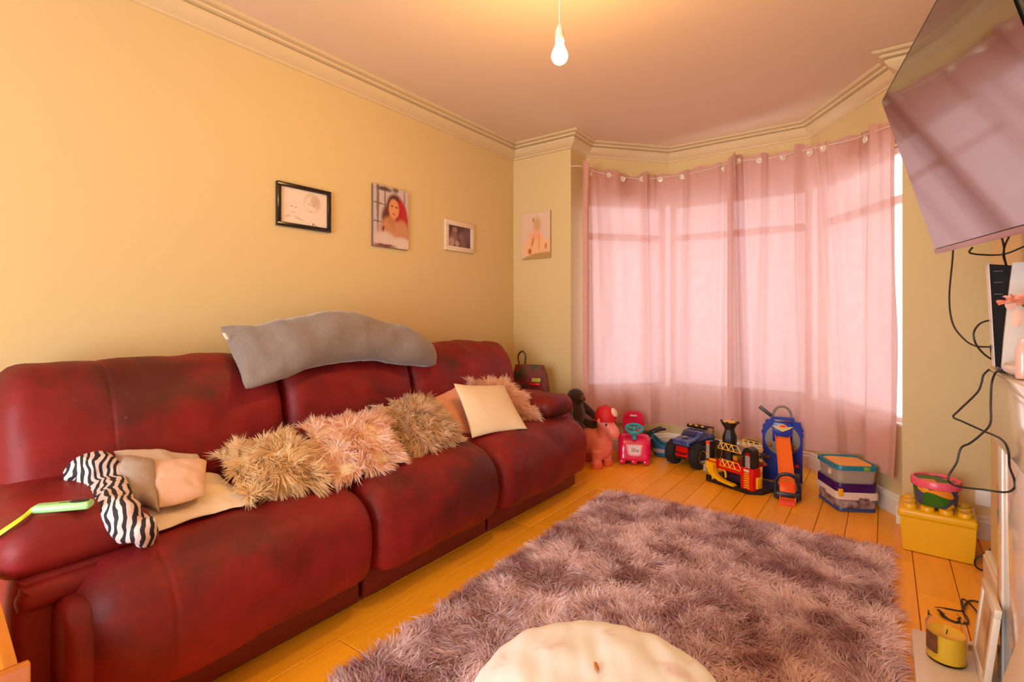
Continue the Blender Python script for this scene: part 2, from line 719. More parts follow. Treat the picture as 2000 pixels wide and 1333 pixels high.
# floor: dark subfloor, loose-laid boards one by one
WOOD = mat('honey_floor_boards', (0.97, 0.46, 0.018), 0.36, var=((0.82, 0.32, 0.011), 3.0, 0.2), objrand=0.10, bump=(14, 0.12),
           stretch=(9, 0.7, 1), spec=0.35, coat=0.12)
fl = MB().span((-2.64, -1.74, -0.06), (1.09, 4.42, -0.016))
floor = struct('floor', fl, mat('bare_subfloor_wood', (0.50, 0.21, 0.03), 0.8), smooth=False)
PW = 0.1335
plank_mesh = {}
for ln in (0.55, 0.7, 0.85, 1.0, 1.2):
    me_b = MB().box((0, 0, -0.008), (PW - 0.0025, ln - 0.0025, 0.016), bev=0.0018, seg=1)
    o = me_b.build('plank', WOOD, floor, smooth=False)
    plank_mesh[ln] = o.data
    bpy.data.objects.remove(o)
rp = random.Random(3)
k = 0
x = -0.03 + PW / 2 - 19 * PW
while x - PW / 2 < 0.98:
    y = -1.7 + rp.uniform(-0.6, 0)
    while y < 4.35:
        ln = rp.choice((0.55, 0.7, 0.85, 1.0, 1.2))
        yc = y + ln / 2
        # only where the room has floor
        inside = y + ln > -1.6 and (yc < 3.5 or (-2.0 < x < 0.12 and y < 4.3))
        if inside:
            o = bpy.data.objects.new('plank', plank_mesh[ln])
            COL.objects.link(o)
            o.parent = floor
            o.location = (x, yc, rp.uniform(-0.0012, 0))
            k += 1
        y += ln
    x += PW

# bay windows (three facets) and the rear window
GLASS, nt, pb = new_mat('window_glass')
g_t = nt.nodes.new('ShaderNodeBsdfTransparent')
g_g = nt.nodes.new('ShaderNodeBsdfGlossy')
g_g.inputs['Roughness'].default_value = 0.02
g_m = nt.nodes.new('ShaderNodeMixShader')
g_m.inputs[0].default_value = 0.06
nt.links.new(g_t.outputs[0], g_m.inputs[1])
nt.links.new(g_g.outputs[0], g_m.inputs[2])
nt.links.new(g_m.outputs[0], nt.nodes['Material Output'].inputs[0])


def window(n, a, bq, z0, z1, ztr, off=-0.07, mull=(), sill=True):
    a, bq = Vector(a), Vector(bq)
    d = (bq - a).normalized()
    nin = Vector((d.y, -d.x))
    w = (bq - a).length
    ang = math.degrees(math.atan2(d.y, d.x))
    root = bpy.data.objects.new('window_%d' % n, None)
    COL.objects.link(root)
    root['kind'] = 'structure'
    root.location = (*((a + bq) / 2), z0)
    THM[root.name] = Matrix.Translation(root.location)

    def P(s, z, o=off):
        q = a + d * s + nin * o
        return (q.x, q.y, z)
    fr = MB()
    fw = 0.045
    for s0, s1, za, zb in ((0, w, z0, z0 + fw), (0, w, z1 - fw, z1), (0, fw, z0 + fw, z1 - fw), (w - fw, w, z0 + fw, z1 - fw)):
        q = P((s0 + s1) / 2, (za + zb) / 2)
        fr.box(q, (s1 - s0, 0.06, zb - za), rot=(0, 0, ang), bev=0.006, seg=1)
    fr.build('window_frame', FRAMEM, root, smooth=False)
    MB().box(P(w / 2, ztr), (w - 2 * fw, 0.05, 0.055), rot=(0, 0, ang), bev=0.006, seg=1).build('transom', FRAMEM, root, smooth=False)
    for s in mull:
        MB().box(P(w * s, (z0 + z1) / 2), (0.05, 0.05, z1 - z0 - 2 * fw), rot=(0, 0, ang), bev=0.006, seg=1).build('mullion', FRAMEM, root, smooth=False)
    for za, zb in ((z0 + fw, ztr - 0.0275), (ztr + 0.0275, z1 - fw)):
        quad('pane', [P(fw, za), P(w - fw, za), P(w - fw, zb), P(fw, zb)], GLASS, root)
    if sill:
        q = P(w / 2, z0 + 0.004, -0.045)
        MB().box(q, (w - 0.02, 0.09, 0.024), rot=(0, 0, ang), bev=0.006).build('window_sill', TRIMM, root)


window(1, PATH[3], PATH[4], SILL, HEAD, TRANS)
window(2, PATH[4], PATH[5], SILL, HEAD, TRANS)
window(3, PATH[5], PATH[6], SILL, HEAD, TRANS)
window(4, (-0.1, -1.6), (-1.8, -1.6), 0.12, 1.9, 1.0, mull=(0.5,), sill=False)

# ------------------------------------------------------------------ curtains
CURT, nt, pb = new_mat('dusty_pink_velvet')
N, L = nt.nodes, nt.links
pb.inputs['Base Color'].default_value = (0.80, 0.42, 0.33, 1)
pb.inputs['Roughness'].default_value = 0.85
pb.inputs['Sheen Weight'].default_value = 0.25
tr = N.new('ShaderNodeBsdfTranslucent')
tr.inputs[0].default_value = (0.50, 0.35, 0.355, 1)
tc = N.new('ShaderNodeTexCoord')
nz = N.new('ShaderNodeTexNoise')
nz.inputs['Scale'].default_value = 26
nz.inputs['Detail'].default_value = 6
L.new(tc.outputs['Object'], nz.inputs['Vector'])
bpn = N.new('ShaderNodeBump')
bpn.inputs['Strength'].default_value = 0.35
bpn.inputs['Distance'].default_value = 0.01
L.new(nz.outputs[0], bpn.inputs['Height'])
L.new(bpn.outputs[0], pb.inputs['Normal'])
mrn = N.new('ShaderNodeMapRange')
mrn.inputs[1].default_value, mrn.inputs[2].default_value = 0.3, 0.7
mrn.inputs[3].default_value, mrn.inputs[4].default_value = 0.33, 0.43
L.new(nz.outputs[0], mrn.inputs[0])
ms = N.new('ShaderNodeMixShader')
L.new(mrn.outputs[0], ms.inputs[0])
L.new(pb.outputs[0], ms.inputs[1])
L.new(tr.outputs[0], ms.inputs[2])
tp_ = N.new('ShaderNodeBsdfTransparent')
tp_.inputs[0].default_value = (1.0, 0.80, 0.80, 1)
ms2 = N.new('ShaderNodeMixShader')
ms2.inputs[0].default_value = 0.055
L.new(ms.outputs[0], ms2.inputs[1])
L.new(tp_.outputs[0], ms2.inputs[2])
L.new(ms2.outputs[0], N['Material Output'].inputs[0])
STEEL = mat('brushed_eyelet_metal', (0.84, 0.74, 0.62), 0.25, metal=0.25)


def curtain(label, pts, folds, eyelets, zb, seed):
    """pts: (x, y, ztop) along the wire; folds: (s, width, depth, drift towards the hem)"""
    P = [Vector(p) for p in pts]
    dense = catmull(P, 400)
    cum = [0.0]
    for i in range(1, 400):
        cum.append(cum[-1] + (dense[i] - dense[i - 1]).length)
    tot = cum[-1]

    def at(s):
        q = min(max(s, 0), 1) * tot
        lo, hi = 0, 399
        while hi - lo > 1:
            m = (lo + hi) // 2
            if cum[m] <= q:
                lo = m
            else:
                hi = m
        w = (q - cum[lo]) / max(1e-9, cum[hi] - cum[lo])
        p = dense[lo].lerp(dense[hi], w)
        t = dense[hi] - dense[lo]
        n = Vector((t.y, -t.x, 0)).normalized()
        return p, n
    ns, nz_ = 260, 46
    es = sorted(eyelets)

    def disp(s, t):
        # t = 0 at the wire, 1 at the hem
        o = 0.0
        for fs, fw, fd, dr in folds:
            ss = fs + dr * t
            ww = fw * (0.7 + 0.9 * t)
            o += (1.9 if fd > 0 else 1.2) * fd * math.exp(-((s - ss) / ww) ** 2)
        o += 0.006 * math.sin(s * 23 + 2.2 * t + seed + 3 * math.sin(s * 9)) * (1 - 0.5 * t) + 0.0025 * math.sin(s * 61 - 3 * t + seed * 2)
        o += 0.022 * t * noise.noise(Vector((s * 7 + seed, t * 2.2, 0))) + 0.010 * noise.noise(Vector((s * 14, t * 4 + seed, 0)))
        # ripple between eyelets at the top
        k = math.exp(-t / 0.08)
        j = 0
        while j < len(es) - 1 and es[j + 1] < s:
            j += 1
        if es[0] <= s <= es[-1] and es[-1] > es[0]:
            u = (s - es[j]) / max(1e-6, es[min(j + 1, len(es) - 1)] - es[j])
            o += k * 0.020 * math.sin(math.pi * u) * (1 if j % 2 else -1)
        return o

    def top(s):
        return 0.008 * math.sin(s * 55 + seed) + 0.006 * math.sin(s * 23 + 1 + seed)

    def point(s, t, o=0.0):
        p, n = at(s)
        z0 = p.z + top(s)
        zz = z0 + (zb(s) - z0) * t
        q = Vector((p.x, p.y, 0)) + n * (disp(s, t) + o)
        return Vector((q.x, q.y, zz)), n
    root = thing('curtain', label, 'curtain', tuple(point(0.5, 1)[0]), group='pink curtains across the bay window')
    mb = MB()
    rings = [[point(i / ns, j / nz_)[0] for i in range(ns + 1)] for j in range(nz_ + 1)]
    mb.loft(rings, False, False, closed=False)
    mb.build('curtain_fabric', CURT, root, angle=180)
    for s in es:
        p, n = point(s, 0.024, 0.010)
        ang = math.degrees(math.atan2(n.y, n.x))
        e = MB()
        Mx = Matrix.Translation(p) @ Matrix.Rotation(math.atan2(n.y, n.x), 4, 'Z') @ Matrix.Rotation(math.pi / 2, 4, 'Y')
        pr = [(0.0005, 0.002), (0.010, 0.003), (0.014, 0.006), (0.021, 0.005), (0.0235, 0.0), (0.021, -0.003)]
        rings = [[Mx @ Vector((r * math.cos(2 * math.pi * j / 18), r * math.sin(2 * math.pi * j / 18), z)) for j in range(18)] for r, z in pr]
        e.loft(rings, True, True)
        e.build('eyelet', STEEL, root)
    return dense


wl = [(-1.885, 3.50, 2.285), (-1.83, 3.72, 2.275), (-1.715, 3.93, 2.265), (-1.575, 4.07, 2.262), (-1.37, 4.12, 2.262), (-1.14, 4.12, 2.268), (-0.915, 4.075, 2.285)]
wr = [(-0.94, 3.995, 2.285), (-0.66, 4.07, 2.268), (-0.46, 3.98, 2.255), (-0.19, 3.82, 2.225), (-0.06, 3.63, 2.195), (0.042, 3.455, 2.165)]
curtain('dusty pink velvet curtain hanging beside the corner pier with the small photo', wl,
        [(0.03, 0.02, 0.018, 0.0), (0.10, 0.02, -0.03, 0.05), (0.47, 0.03, 0.045, 0.03), (0.55, 0.02, -0.02, 0.02), (0.73, 0.02, 0.02, -0.03),
         (0.93, 0.018, -0.03, -0.02), (0.97, 0.014, 0.008, -0.01)],
        (0.105, 0.225, 0.33, 0.45, 0.57, 0.70, 0.93), lambda s: 0.235 - 0.02 * s, 1.3)
curtain('dusty pink velvet curtain hanging beside the bright uncovered window strip', wr,
        [(0.03, 0.015, 0.06, 0.03), (0.09, 0.02, -0.03, 0.05), (0.40, 0.03, 0.036, 0.05), (0.48, 0.02, -0.03, 0.10), (0.56, 0.02, 0.014, 0.12), (0.20, 0.02, 0.02, -0.03),
         (0.70, 0.03, -0.02, 0.06), (0.86, 0.025, 0.014, -0.03), (0.95, 0.02, -0.02, -0.02)],
        (0.055, 0.17, 0.30, 0.455, 0.535, 0.80), lambda s: 0.215 + 0.05 * math.exp(-((s - 0.74) / 0.08) ** 2), 4.1)
wire = MB()
wp = [Vector((p[0], p[1], p[2] - 0.035)) for p in wl + wr[1:]]
off = [Vector((-1.945, 3.44, 2.25))] + [p + Vector((0.0, -0.022, 0)) for p in wp] + [Vector((0.07, 3.42, 2.13))]
wire.tube(off, 0.0028, 6, smooth=90)
w_o = wire.build('curtain_wire', mat('white_wire', (0.8, 0.7, 0.6), 0.4))
tag(w_o, 'thin white stretch wire carrying the pink curtains across the bay', 'curtain wire')

# ------------------------------------------------------------------ red leather recliner sofa
LEA, nt, pb = new_mat('worn_red_leather')
N, L = nt.nodes, nt.links
tc = N.new('ShaderNodeTexCoord')
n1 = N.new('ShaderNodeTexNoise')
n1.inputs['Scale'].default_value = 2.6
n1.inputs['Detail'].default_value = 6
n1.inputs['Roughness'].default_value = 0.6
L.new(tc.outputs['Object'], n1.inputs['Vector'])
cr = N.new('ShaderNodeValToRGB')
cr.color_ramp.elements[0].position = 0.36
cr.color_ramp.elements[0].color = (0.085, 0.011, 0.008, 1)
cr.color_ramp.elements[1].position = 0.66
cr.color_ramp.elements[1].color = (0.27, 0.013, 0.013, 1)
e = cr.color_ramp.elements.new(0.48)
e.color = (0.18, 0.010, 0.009, 1)
L.new(n1.outputs[0], cr.inputs[0])
n2 = N.new('ShaderNodeTexNoise')
n2.inputs['Scale'].default_value = 38
n2.inputs['Detail'].default_value = 4
L.new(tc.outputs['Object'], n2.inputs['Vector'])
mp = N.new('ShaderNodeMapRange')
mp.inputs[1].default_value, mp.inputs[2].default_value = 0.72, 0.78
mp.inputs[3].default_value, mp.inputs[4].default_value = 0, 0.35
L.new(n2.outputs[0], mp.inputs[0])
mx = N.new('ShaderNodeMix')
mx.data_type = 'RGBA'
L.new(mp.outputs[0], mx.inputs[0])
L.new(cr.outputs[0], mx.inputs[6])
mx.inputs[7].default_value = (0.36, 0.10, 0.07, 1)
L.new(mx.outputs[2], pb.inputs['Base Color'])
pb.inputs['Roughness'].default_value = 0.52
pb.inputs['Specular IOR Level'].default_value = 0.27
n3 = N.new('ShaderNodeTexNoise')
n3.inputs['Scale'].default_value = 9
n3.inputs['Detail'].default_value = 8
L.new(tc.outputs['Object'], n3.inputs['Vector'])
bpn = N.new('ShaderNodeBump')
bpn.inputs['Strength'].default_value = 0.35
bpn.inputs['Distance'].default_value = 0.012
L.new(n3.outputs[0], bpn.inputs['Height'])
L.new(bpn.outputs[0], pb.inputs['Normal'])
DARKLEA = mat('sofa_base_leather', (0.16, 0.010, 0.008), 0.5)

sofa = thing('sofa', 'long three-seat red leather recliner sofa with worn dark patches along the wall', 'sofa', (-2.0, 1.65, 0))
Y0, YA, YB, Y1 = 0.325, 1.245, 2.01, 2.95
seat_prof = [(-2.12, 0.36), (-2.13, 0.45), (-2.0, 0.462), (-1.85, 0.462), (-1.70, 0.458), (-1.60, 0.436), (-1.535, 0.385), (-1.505, 0.31),
             (-1.505, 0.22), (-1.53, 0.14), (-1.60, 0.118), (-1.70, 0.15), (-1.80, 0.22), (-1.95, 0.30)]
for i, (a, c) in enumerate(((Y0, YA), (YA, YB), (YB, Y1))):
    g = (a + 0.245,) if i == 0 else ()
    puff(seat_prof, (a + 0.05) if i == 0 else a + 0.004, (c - 0.02) if i == 2 else c - 0.004, (0.13, 0.07) if i == 0 else ((0.07, 0.10) if i == 2 else 0.075), wob=0.016, seed=3 * i + 1, crown=0.008, n=72, nt=40, grooves=g).build('seat_cushion', LEA, sofa, angle=180)
back_prof = [(-2.44, 0.30), (-2.452, 0.55), (-2.445, 0.76), (-2.41, 0.885), (-2.33, 0.922), (-2.235, 0.905), (-2.165, 0.845), (-2.125, 0.76), (-2.105, 0.66),
             (-2.09, 0.56), (-2.085, 0.47), (-2.12, 0.40), (-2.28, 0.34)]
for i, (a, c) in enumerate(((Y0 + 0.005, YA), (YA, YB), (YB, Y1 + 0.025))):
    g = (a + 0.28,) if i == 0 else ()
    puff(back_prof, a + 0.004, c - 0.004, 0.085, wob=0.018, seed=20 + 5 * i, crown=0.012, n=72, nt=40, grooves=g).build('back_cushion', LEA, sofa, angle=180)
for s, (a, c) in enumerate(((0.262, 0.585), (2.70, 3.02))):
    m = (a + c) / 2
    h = (c - a) / 2
    pad = [(a, 0.50), (a + 0.012, 0.55), (m - 0.09, 0.586), (m, 0.592), (m + 0.09, 0.584), (c - 0.012, 0.545), (c, 0.49), (c - 0.02, 0.46), (m + 0.06, 0.448), (m - 0.06, 0.448), (a + 0.02, 0.46)]
    puff(pad, -2.30, -1.672, 0.058, axis='X', wob=0.012, seed=40 + s, n=72, nt=40, crown=0.006, shrink=True).build('arm_pad', LEA, sofa, angle=180)
    pan = [(a + 0.025, 0.02), (a + 0.02, 0.25), (a + 0.025, 0.44), (a + 0.06, 0.465), (c - 0.06, 0.465), (c - 0.02, 0.44), (c - 0.02, 0.25), (c - 0.02, 0.02)]
    puff(pan, -2.42, -1.685, 0.03, axis='X', wob=0.004, seed=50 + s, n=64, nt=16, shrink=True).build('arm_panel', LEA, sofa, angle=180)
    rl = [(a + 0.03, 0.395), (a + 0.035, 0.43), (a + 0.06, 0.445), (c - 0.06, 0.445), (c - 0.03, 0.43), (c - 0.025, 0.395), (c - 0.06, 0.378), (a + 0.06, 0.378)]
    puff(rl, -1.76, -1.662, 0.028, axis='X', n=40, nt=14, shrink=True).build('arm_roll', LEA, sofa, angle=180)
    # rounded side cheek of the end footrest
    ya = Y0 + 0.03 if s == 0 else Y1 - 0.07
    ck = [(-1.70, 0.17), (-1.70, 0.36), (-1.63, 0.40), (-1.565, 0.36), (-1.545, 0.26), (-1.565, 0.17), (-1.63, 0.14)]
    puff(ck, ya, ya + 0.075, 0.03, n=40, nt=12, shrink=True).build('footrest_cheek', LEA, sofa, angle=180)
bs = MB()
for a, c in ((Y0 + 0.04, YA - 0.01), (YA + 0.01, YB - 0.01), (YB + 0.01, Y1 - 0.03)):
    bs = MB().span((-2.40, a, 0.012), (-1.615, c, 0.15), bev=0.012)
    bs.build('base_panel', DARKLEA, sofa)
MB().span((-2.40, Y0 + 0.05, 0.0), (-1.75, Y1 - 0.05, 0.34), bev=0.01).build('carcass', DARKLEA, sofa)

from mathutils.bvhtree import BVHTree
sv_, sf_ = [], []
for ch in sofa.children:
    o_ = len(sv_)
    sv_ += [THM[sofa.name] @ v_.co for v_ in ch.data.vertices]
    sf_ += [tuple(i_ + o_ for i_ in p_.vertices) for p_ in ch.data.polygons]
SOFA_BVH = BVHTree.FromPolygons(sv_, sf_)
DOWN = Vector((0, 0, -1))


def lie_on_sofa(mb_):
    """soft things lie on the leather: nothing below its surface"""
    for i_, p_ in enumerate(mb_.v):
        v_ = Vector(p_)
        h_ = SOFA_BVH.ray_cast(v_ + Vector((0, 0, 0.13)), DOWN)
        if h_[0] is not None and h_[1].z > 0.25 and h_[0].z - 0.003 > v_.z:
            mb_.v[i_] = (v_.x, v_.y, h_[0].z - 0.003)
    return mb_


def gap_over_sofa(pts_):
    g_ = [1.0]
    for v_ in pts_:
        h_ = SOFA_BVH.ray_cast(Vector(v_), DOWN)
        if h_[0] is not None and h_[1].z > 0.25:
            g_.append(v_[2] - h_[0].z)
    return min(g_)


# ------------------------------------------------------------------ grey body pillow over the sofa back
GREY = mat('grey_plush', (0.25, 0.20, 0.175), 0.9, var=((0.18, 0.14, 0.125), 14, 0.1), sheen=0.5, bump=(70, 0.25))
tp = [(430, 640, -2.30), (500, 638, -2.30), (565, 629, -2.31), (645, 620, -2.31), (705, 632, -2.30), (765, 645, -2.26), (806, 655, -2.20), (838, 682, -2.13), (852, 703, -2.07)]
bt = [(480, 761, -2.045), (542, 744, -2.05), (600, 722, -2.06), (650, 709, -2.08), (700, 704, -2.09), (742, 704, -2.09), (790, 712, -2.07), (832, 714, -2.06), (853, 709, -2.05)]
S = patch([on_x(*p) for p in tp], [on_x(*p) for p in bt])
bp_t = thing('body_pillow', 'long grey plush body pillow draped over the top of the sofa back', 'pillow', tuple(S(0.5, 1)))
mb, _ = pillow(S, 0.125, nu=64, nv=30, pinch=0.02, wob=0.022, seed=2, p=2.0, wsc=7.5, floor=0.45)
mb.build('pillow_cover', GREY, bp_t, angle=180)
q = on_x(441, 657, -2.215)
MB().box(tuple(q), (0.004, 0.013, 0.032), rot=(12, -30, 12), bev=0.001).build('care_tag', mat('white_tag', (0.8, 0.75, 0.7), 0.7), bp_t)

# ------------------------------------------------------------------ cushions on the seats
fur_cushion('fur_cushion', 'shaggy tan brown faux fur cushion beside the folded clothes', [on_x(435, 888, -1.99), on_x(572, 846, -1.99)],
            [on_z(487, 968, 0.50), on_z(632, 932, 0.50)], 0.055, (1.0, 0.84, 0.56), (0.80, 0.57, 0.31), 0.058, 7500, seed=3)
fur_cushion('fur_cushion', 'shaggy pale pink faux fur cushion lying between the tan and the taupe fur cushions', [on_x(592, 828, -1.97), on_x(738, 800, -1.98)],
            [on_z(660, 930, 0.495), on_z(790, 893, 0.49)], 0.055, (1.0, 0.82, 0.68), (0.95, 0.68, 0.53), 0.050, 7500, seed=5)
fur_cushion('fur_cushion', 'shaggy taupe faux fur cushion resting against the salmon cushion', [on_x(742, 792, -2.00), on_x(842, 772, -2.01)],
            [on_z(808, 880, 0.49), on_z(896, 856, 0.485)], 0.045, (0.95, 0.76, 0.54), (0.72, 0.53, 0.34), 0.054, 7000, seed=8)
fur_cushion('fur_cushion', 'shaggy peach pink faux fur cushion against the far sofa arm behind the cream cushion', [on_x(912, 728, -2.07), on_x(990, 728, -2.07)],
            [on_z(985, 800, 0.52), on_z(1048, 792, 0.55)], 0.042, (1.0, 0.78, 0.62), (0.92, 0.64, 0.48), 0.056, 6000, seed=11)


def plain_cushion(label, top, bot, T, m, wob=0.004, seed=1):
    S = patch(top, bot)
    mb, _ = pillow(S, T, pinch=0.07, wob=wob, seed=seed)
    g_ = gap_over_sofa(mb.v)
    if g_ > 0:
        mb.v = [(p_[0], p_[1], p_[2] - g_ - 0.004) for p_ in mb.v]
    lie_on_sofa(mb)
    o = mb.build('cushion', m, angle=180)
    return tag(o, label, 'cushion', 'smooth cushions on the sofa')


plain_cushion('smooth salmon pink cushion half hidden behind the cream cushion', [on_x(828, 772, -2.065), on_x(892, 745, -2.075)],
              [on_z(868, 842, 0.49), on_z(935, 838, 0.49)], 0.032, mat('salmon_velvet', (0.78, 0.36, 0.22), 0.75, sheen=0.3, bump=(90, 0.1)), seed=4)
plain_cushion('plain square cream cotton cushion propped at the far end of the sofa', [on_x(886, 742, -1.93), on_x(985, 746, -1.905)],
              [on_z(922, 848, 0.49), on_z(1030, 830, 0.49)], 0.04, mat('cream_cotton', (0.78, 0.62, 0.42), 0.8, bump=(160, 0.1)), seed=9)

# ------------------------------------------------------------------ clothes heaped at the near end
ZEB, nt, pb = new_mat('zebra_print')
N, L = nt.nodes, nt.links
tc = N.new('ShaderNodeTexCoord')
mpg = N.new('ShaderNodeMapping')
mpg.inputs['Rotation'].default_value = (0.0, 0.0, 0.25)
L.new(tc.outputs['Object'], mpg.inputs[0])
wv = N.new('ShaderNodeTexWave')
wv.bands_direction = 'Y'
wv.inputs['Scale'].default_value = 17
wv.inputs['Distortion'].default_value = 9.0
wv.inputs['Detail'].default_value = 1.5
wv.inputs['Detail Scale'].default_value = 0.9
L.new(mpg.outputs[0], wv.inputs['Vector'])
cr = N.new('ShaderNodeValToRGB')
cr.color_ramp.interpolation = 'EASE'
cr.color_ramp.elements[0].position = 0.42
cr.color_ramp.elements[0].color = (0.018, 0.010, 0.012, 1)
cr.color_ramp.elements[1].position = 0.52
cr.color_ramp.elements[1].color = (0.72, 0.56, 0.52, 1)
L.new(wv.outputs[0], cr.inputs[0])
L.new(cr.outputs[0], pb.inputs['Base Color'])
pb.inputs['Roughness'].default_value = 0.75


def cloth(name, label, top, bot, T, m, wob=0.012, seed=0, cat='garment', wsc=12, pinch=0.03):
    S = patch(top, bot)
    mb, _ = pillow(S, T, nu=36, nv=30, pinch=pinch, wob=wob, seed=seed, p=5, wsc=wsc, floor=0.5)
    lie_on_sofa(mb)
    o = mb.build(name, m, angle=180)
    return tag(o, label, cat, 'clothes heaped on the sofa')


CREAMCL = mat('cream_blanket_cloth', (0.80, 0.66, 0.50), 0.85, bump=(50, 0.2))
cloth('blanket', 'crumpled cream blanket spread under the heaped clothes on the seat',
      [on_x(225, 955, -1.98), on_x(330, 930, -1.99), on_x(420, 925, -1.99)], [on_z(290, 1045, 0.475), on_z(400, 1010, 0.478), on_z(508, 978, 0.478)], 0.012, CREAMCL, 0.012, 3, 'blanket')
cloth('folded_sheet', 'pale grey folded sheet lying behind the pink top',
      [on_x(222, 882, -2.05), on_x(300, 883, -2.05), on_x(385, 892, -2.05)], [on_x(235, 915, -1.99), on_x(310, 912, -1.98), on_x(402, 912, -1.98)], 0.018, mat('pale_grey_cloth', (0.60, 0.47, 0.38), 0.85), 0.008, 5)
cloth('folded_jumper', 'folded grey jersey top lying next to the zebra print garment',
      [on_x(213, 900, -2.03), on_x(254, 894, -2.02), on_x(298, 905, -2.0)], [on_z(262, 990, 0.53), on_z(285, 990, 0.53), on_z(312, 1004, 0.52)], 0.03, mat('grey_jersey', (0.40, 0.30, 0.24), 0.85, bump=(40, 0.3)), 0.010, 7)
cloth('folded_vest', 'folded pale pink ribbed top lying on the cream blanket',
      [on_x(288, 904, -1.99), on_x(345, 900, -1.985), on_x(404, 901, -1.98)], [on_z(310, 992, 0.53), on_z(352, 985, 0.53), on_z(398, 968, 0.53)], 0.022, mat('pale_pink_rib', (0.76, 0.50, 0.37), 0.85, bump=(30, 0.3)), 0.006, 12)
z = MB()
zp = [on_x(160, 962, -2.0), on_x(156, 930, -2.02), on_x(184, 922, -2.0), on_x(205, 960, -1.93), on_z(232, 1004, 0.56), on_z(268, 1036, 0.52), on_z(292, 1054, 0.478)]
z.tube(zp, [0.012, 0.045, 0.058, 0.052, 0.042, 0.038, 0.022], 28, smooth=50)
for i, p in enumerate(z.v):
    v = Vector(p)
    w = 0.014 * noise.noise(v * 16) + 0.008 * noise.noise(v * 38)
    z.v[i] = tuple(v + Vector((w, w * 0.4, w)))
lie_on_sofa(z)
tag(z.build('zebra_garment', ZEB, angle=180), 'black and white zebra print garment bunched over the near sofa arm', 'garment')

# pale green plastic handle with a lime strap, on the arm pad
gt = thing('plastic_case', 'pale green plastic case with dark oval hole and lime strap on the sofa arm', 'case', tuple(on_z(120, 1008, 0.596)))
GRN = mat('pale_green_plastic', (0.36, 0.72, 0.28), 0.35)
a, c = on_z(66, 1002, 0.596), on_z(180, 992, 0.596)
d = (c - a)
d.z = 0
ln = d.length
ang = math.degrees(math.atan2(d.y, d.x))
mid = (a + c) / 2
MB().box((mid.x, mid.y, 0.606), (ln, 0.036, 0.02), rot=(0, 0, ang), bev=0.008, seg=3).build('case_body', GRN, gt)
dn = d.normalized()
sd = Vector((-dn.y, dn.x, 0))
q = mid + dn * ln * 0.28
MB().lathe([(0.0001, 0), (0.016, 0), (0.016, 0.0012), (0.0001, 0.0012)], (q.x, q.y, 0.616), 20, rot=(0, 0, ang), sx=1.35, sy=0.75).build('oval_hole', mat('dark_print', (0.03, 0.03, 0.02), 0.6), gt)
for i in range(3):
    q = mid + dn * ln * (-0.04 + 0.065 * i)
    MB().box((q.x, q.y, 0.6163), (0.007, 0.003, 0.0008), rot=(0, 0, ang + 25)).build('print_mark', mat('dark_print', (0.03, 0.03, 0.02), 0.6), gt, smooth=False)
sp = [a + Vector((0, 0, 0.012)), on_z(55, 1003, 0.602), on_z(35, 1018, 0.597), on_z(0, 1042, 0.575), on_z(-30, 1065, 0.53)]
MB().tube(sp, 0.0075, 8, smooth=24, flat=0.35).build('strap', mat('lime_strap', (0.62, 0.74, 0.02), 0.5), gt)

# ------------------------------------------------------------------ shaggy rug
rug_c = Vector((-0.655, 1.92, 0))
rug = thing('rug', 'large shaggy dusty pink and mauve tie-dye rug on the floor boards', 'rug', tuple(rug_c), rz=1.2)
RW, RL = 1.38, 2.02
MB().box((0, 0, 0.007), (RW, RL, 0.014), bev=0.005).build('rug_backing', mat('rug_back', (0.30, 0.16, 0.14), 0.95), rug, local=True)
n = 125000
M = THM[rug.name]
uu = rng.uniform(-RW / 2, RW / 2, n)
vv = rng.uniform(-RL / 2, RL / 2, n)
R, D, B, C = [], [], [], []
for i in range(n):
    x, y = uu[i], vv[i]
    c1 = noise.noise_vector(Vector((x * 7, y * 7, 3.1)))
    c2 = noise.noise_vector(Vector((x * 19, y * 19, 7.7)))
    ex = max(0.0, abs(x) - RW / 2 + 0.06) / 0.06 * math.copysign(1, x)
    ey = max(0.0, abs(y) - RL / 2 + 0.06) / 0.06 * math.copysign(1, y)
    D.append((c1.x * 1.1 + c2.x * 0.8 + ex * 0.5, c1.y * 1.1 + c2.y * 0.8 + ey * 0.5, 0.42))
    R.append((x, y, 0.012))
    k = 0.60 + 0.95 * noise.noise(Vector((x * 5.0, y * 5.0, 1.0))) + 0.65 * noise.noise(Vector((x * 13, y * 13, 4.0)))
    C.append(min(1.0, max(0.0, k)))
R = np.array(R)
D = np.array(D) + rng.normal(size=(n, 3)) * 0.2
D /= np.linalg.norm(D, axis=1)[:, None]
D[:, 2] = np.abs(D[:, 2])
Bn = np.concatenate([D[:, :2] * 0.4, -0.25 * np.ones((n, 1))], axis=1) + rng.normal(size=(n, 3)) * 0.12
C = np.clip(np.array(C) + rng.normal(size=n) * 0.12, 0, 1)[:, None]
cols = np.array([[1.0, 0.85, 0.85]]) * C + np.array([[0.50, 0.26, 0.27]]) * (1 - C)
R4 = R @ np.array(M)[:3, :3].T + np.array(M)[:3, 3]
D4 = D @ np.array(M)[:3, :3].T
B4 = Bn @ np.array(M)[:3, :3].T
strands('rug_pile', R4, D4, B4, rng.uniform(0.028, 0.050, n), rng.uniform(0.0032, 0.0058, n), cols, FUR, rug, segs=3)

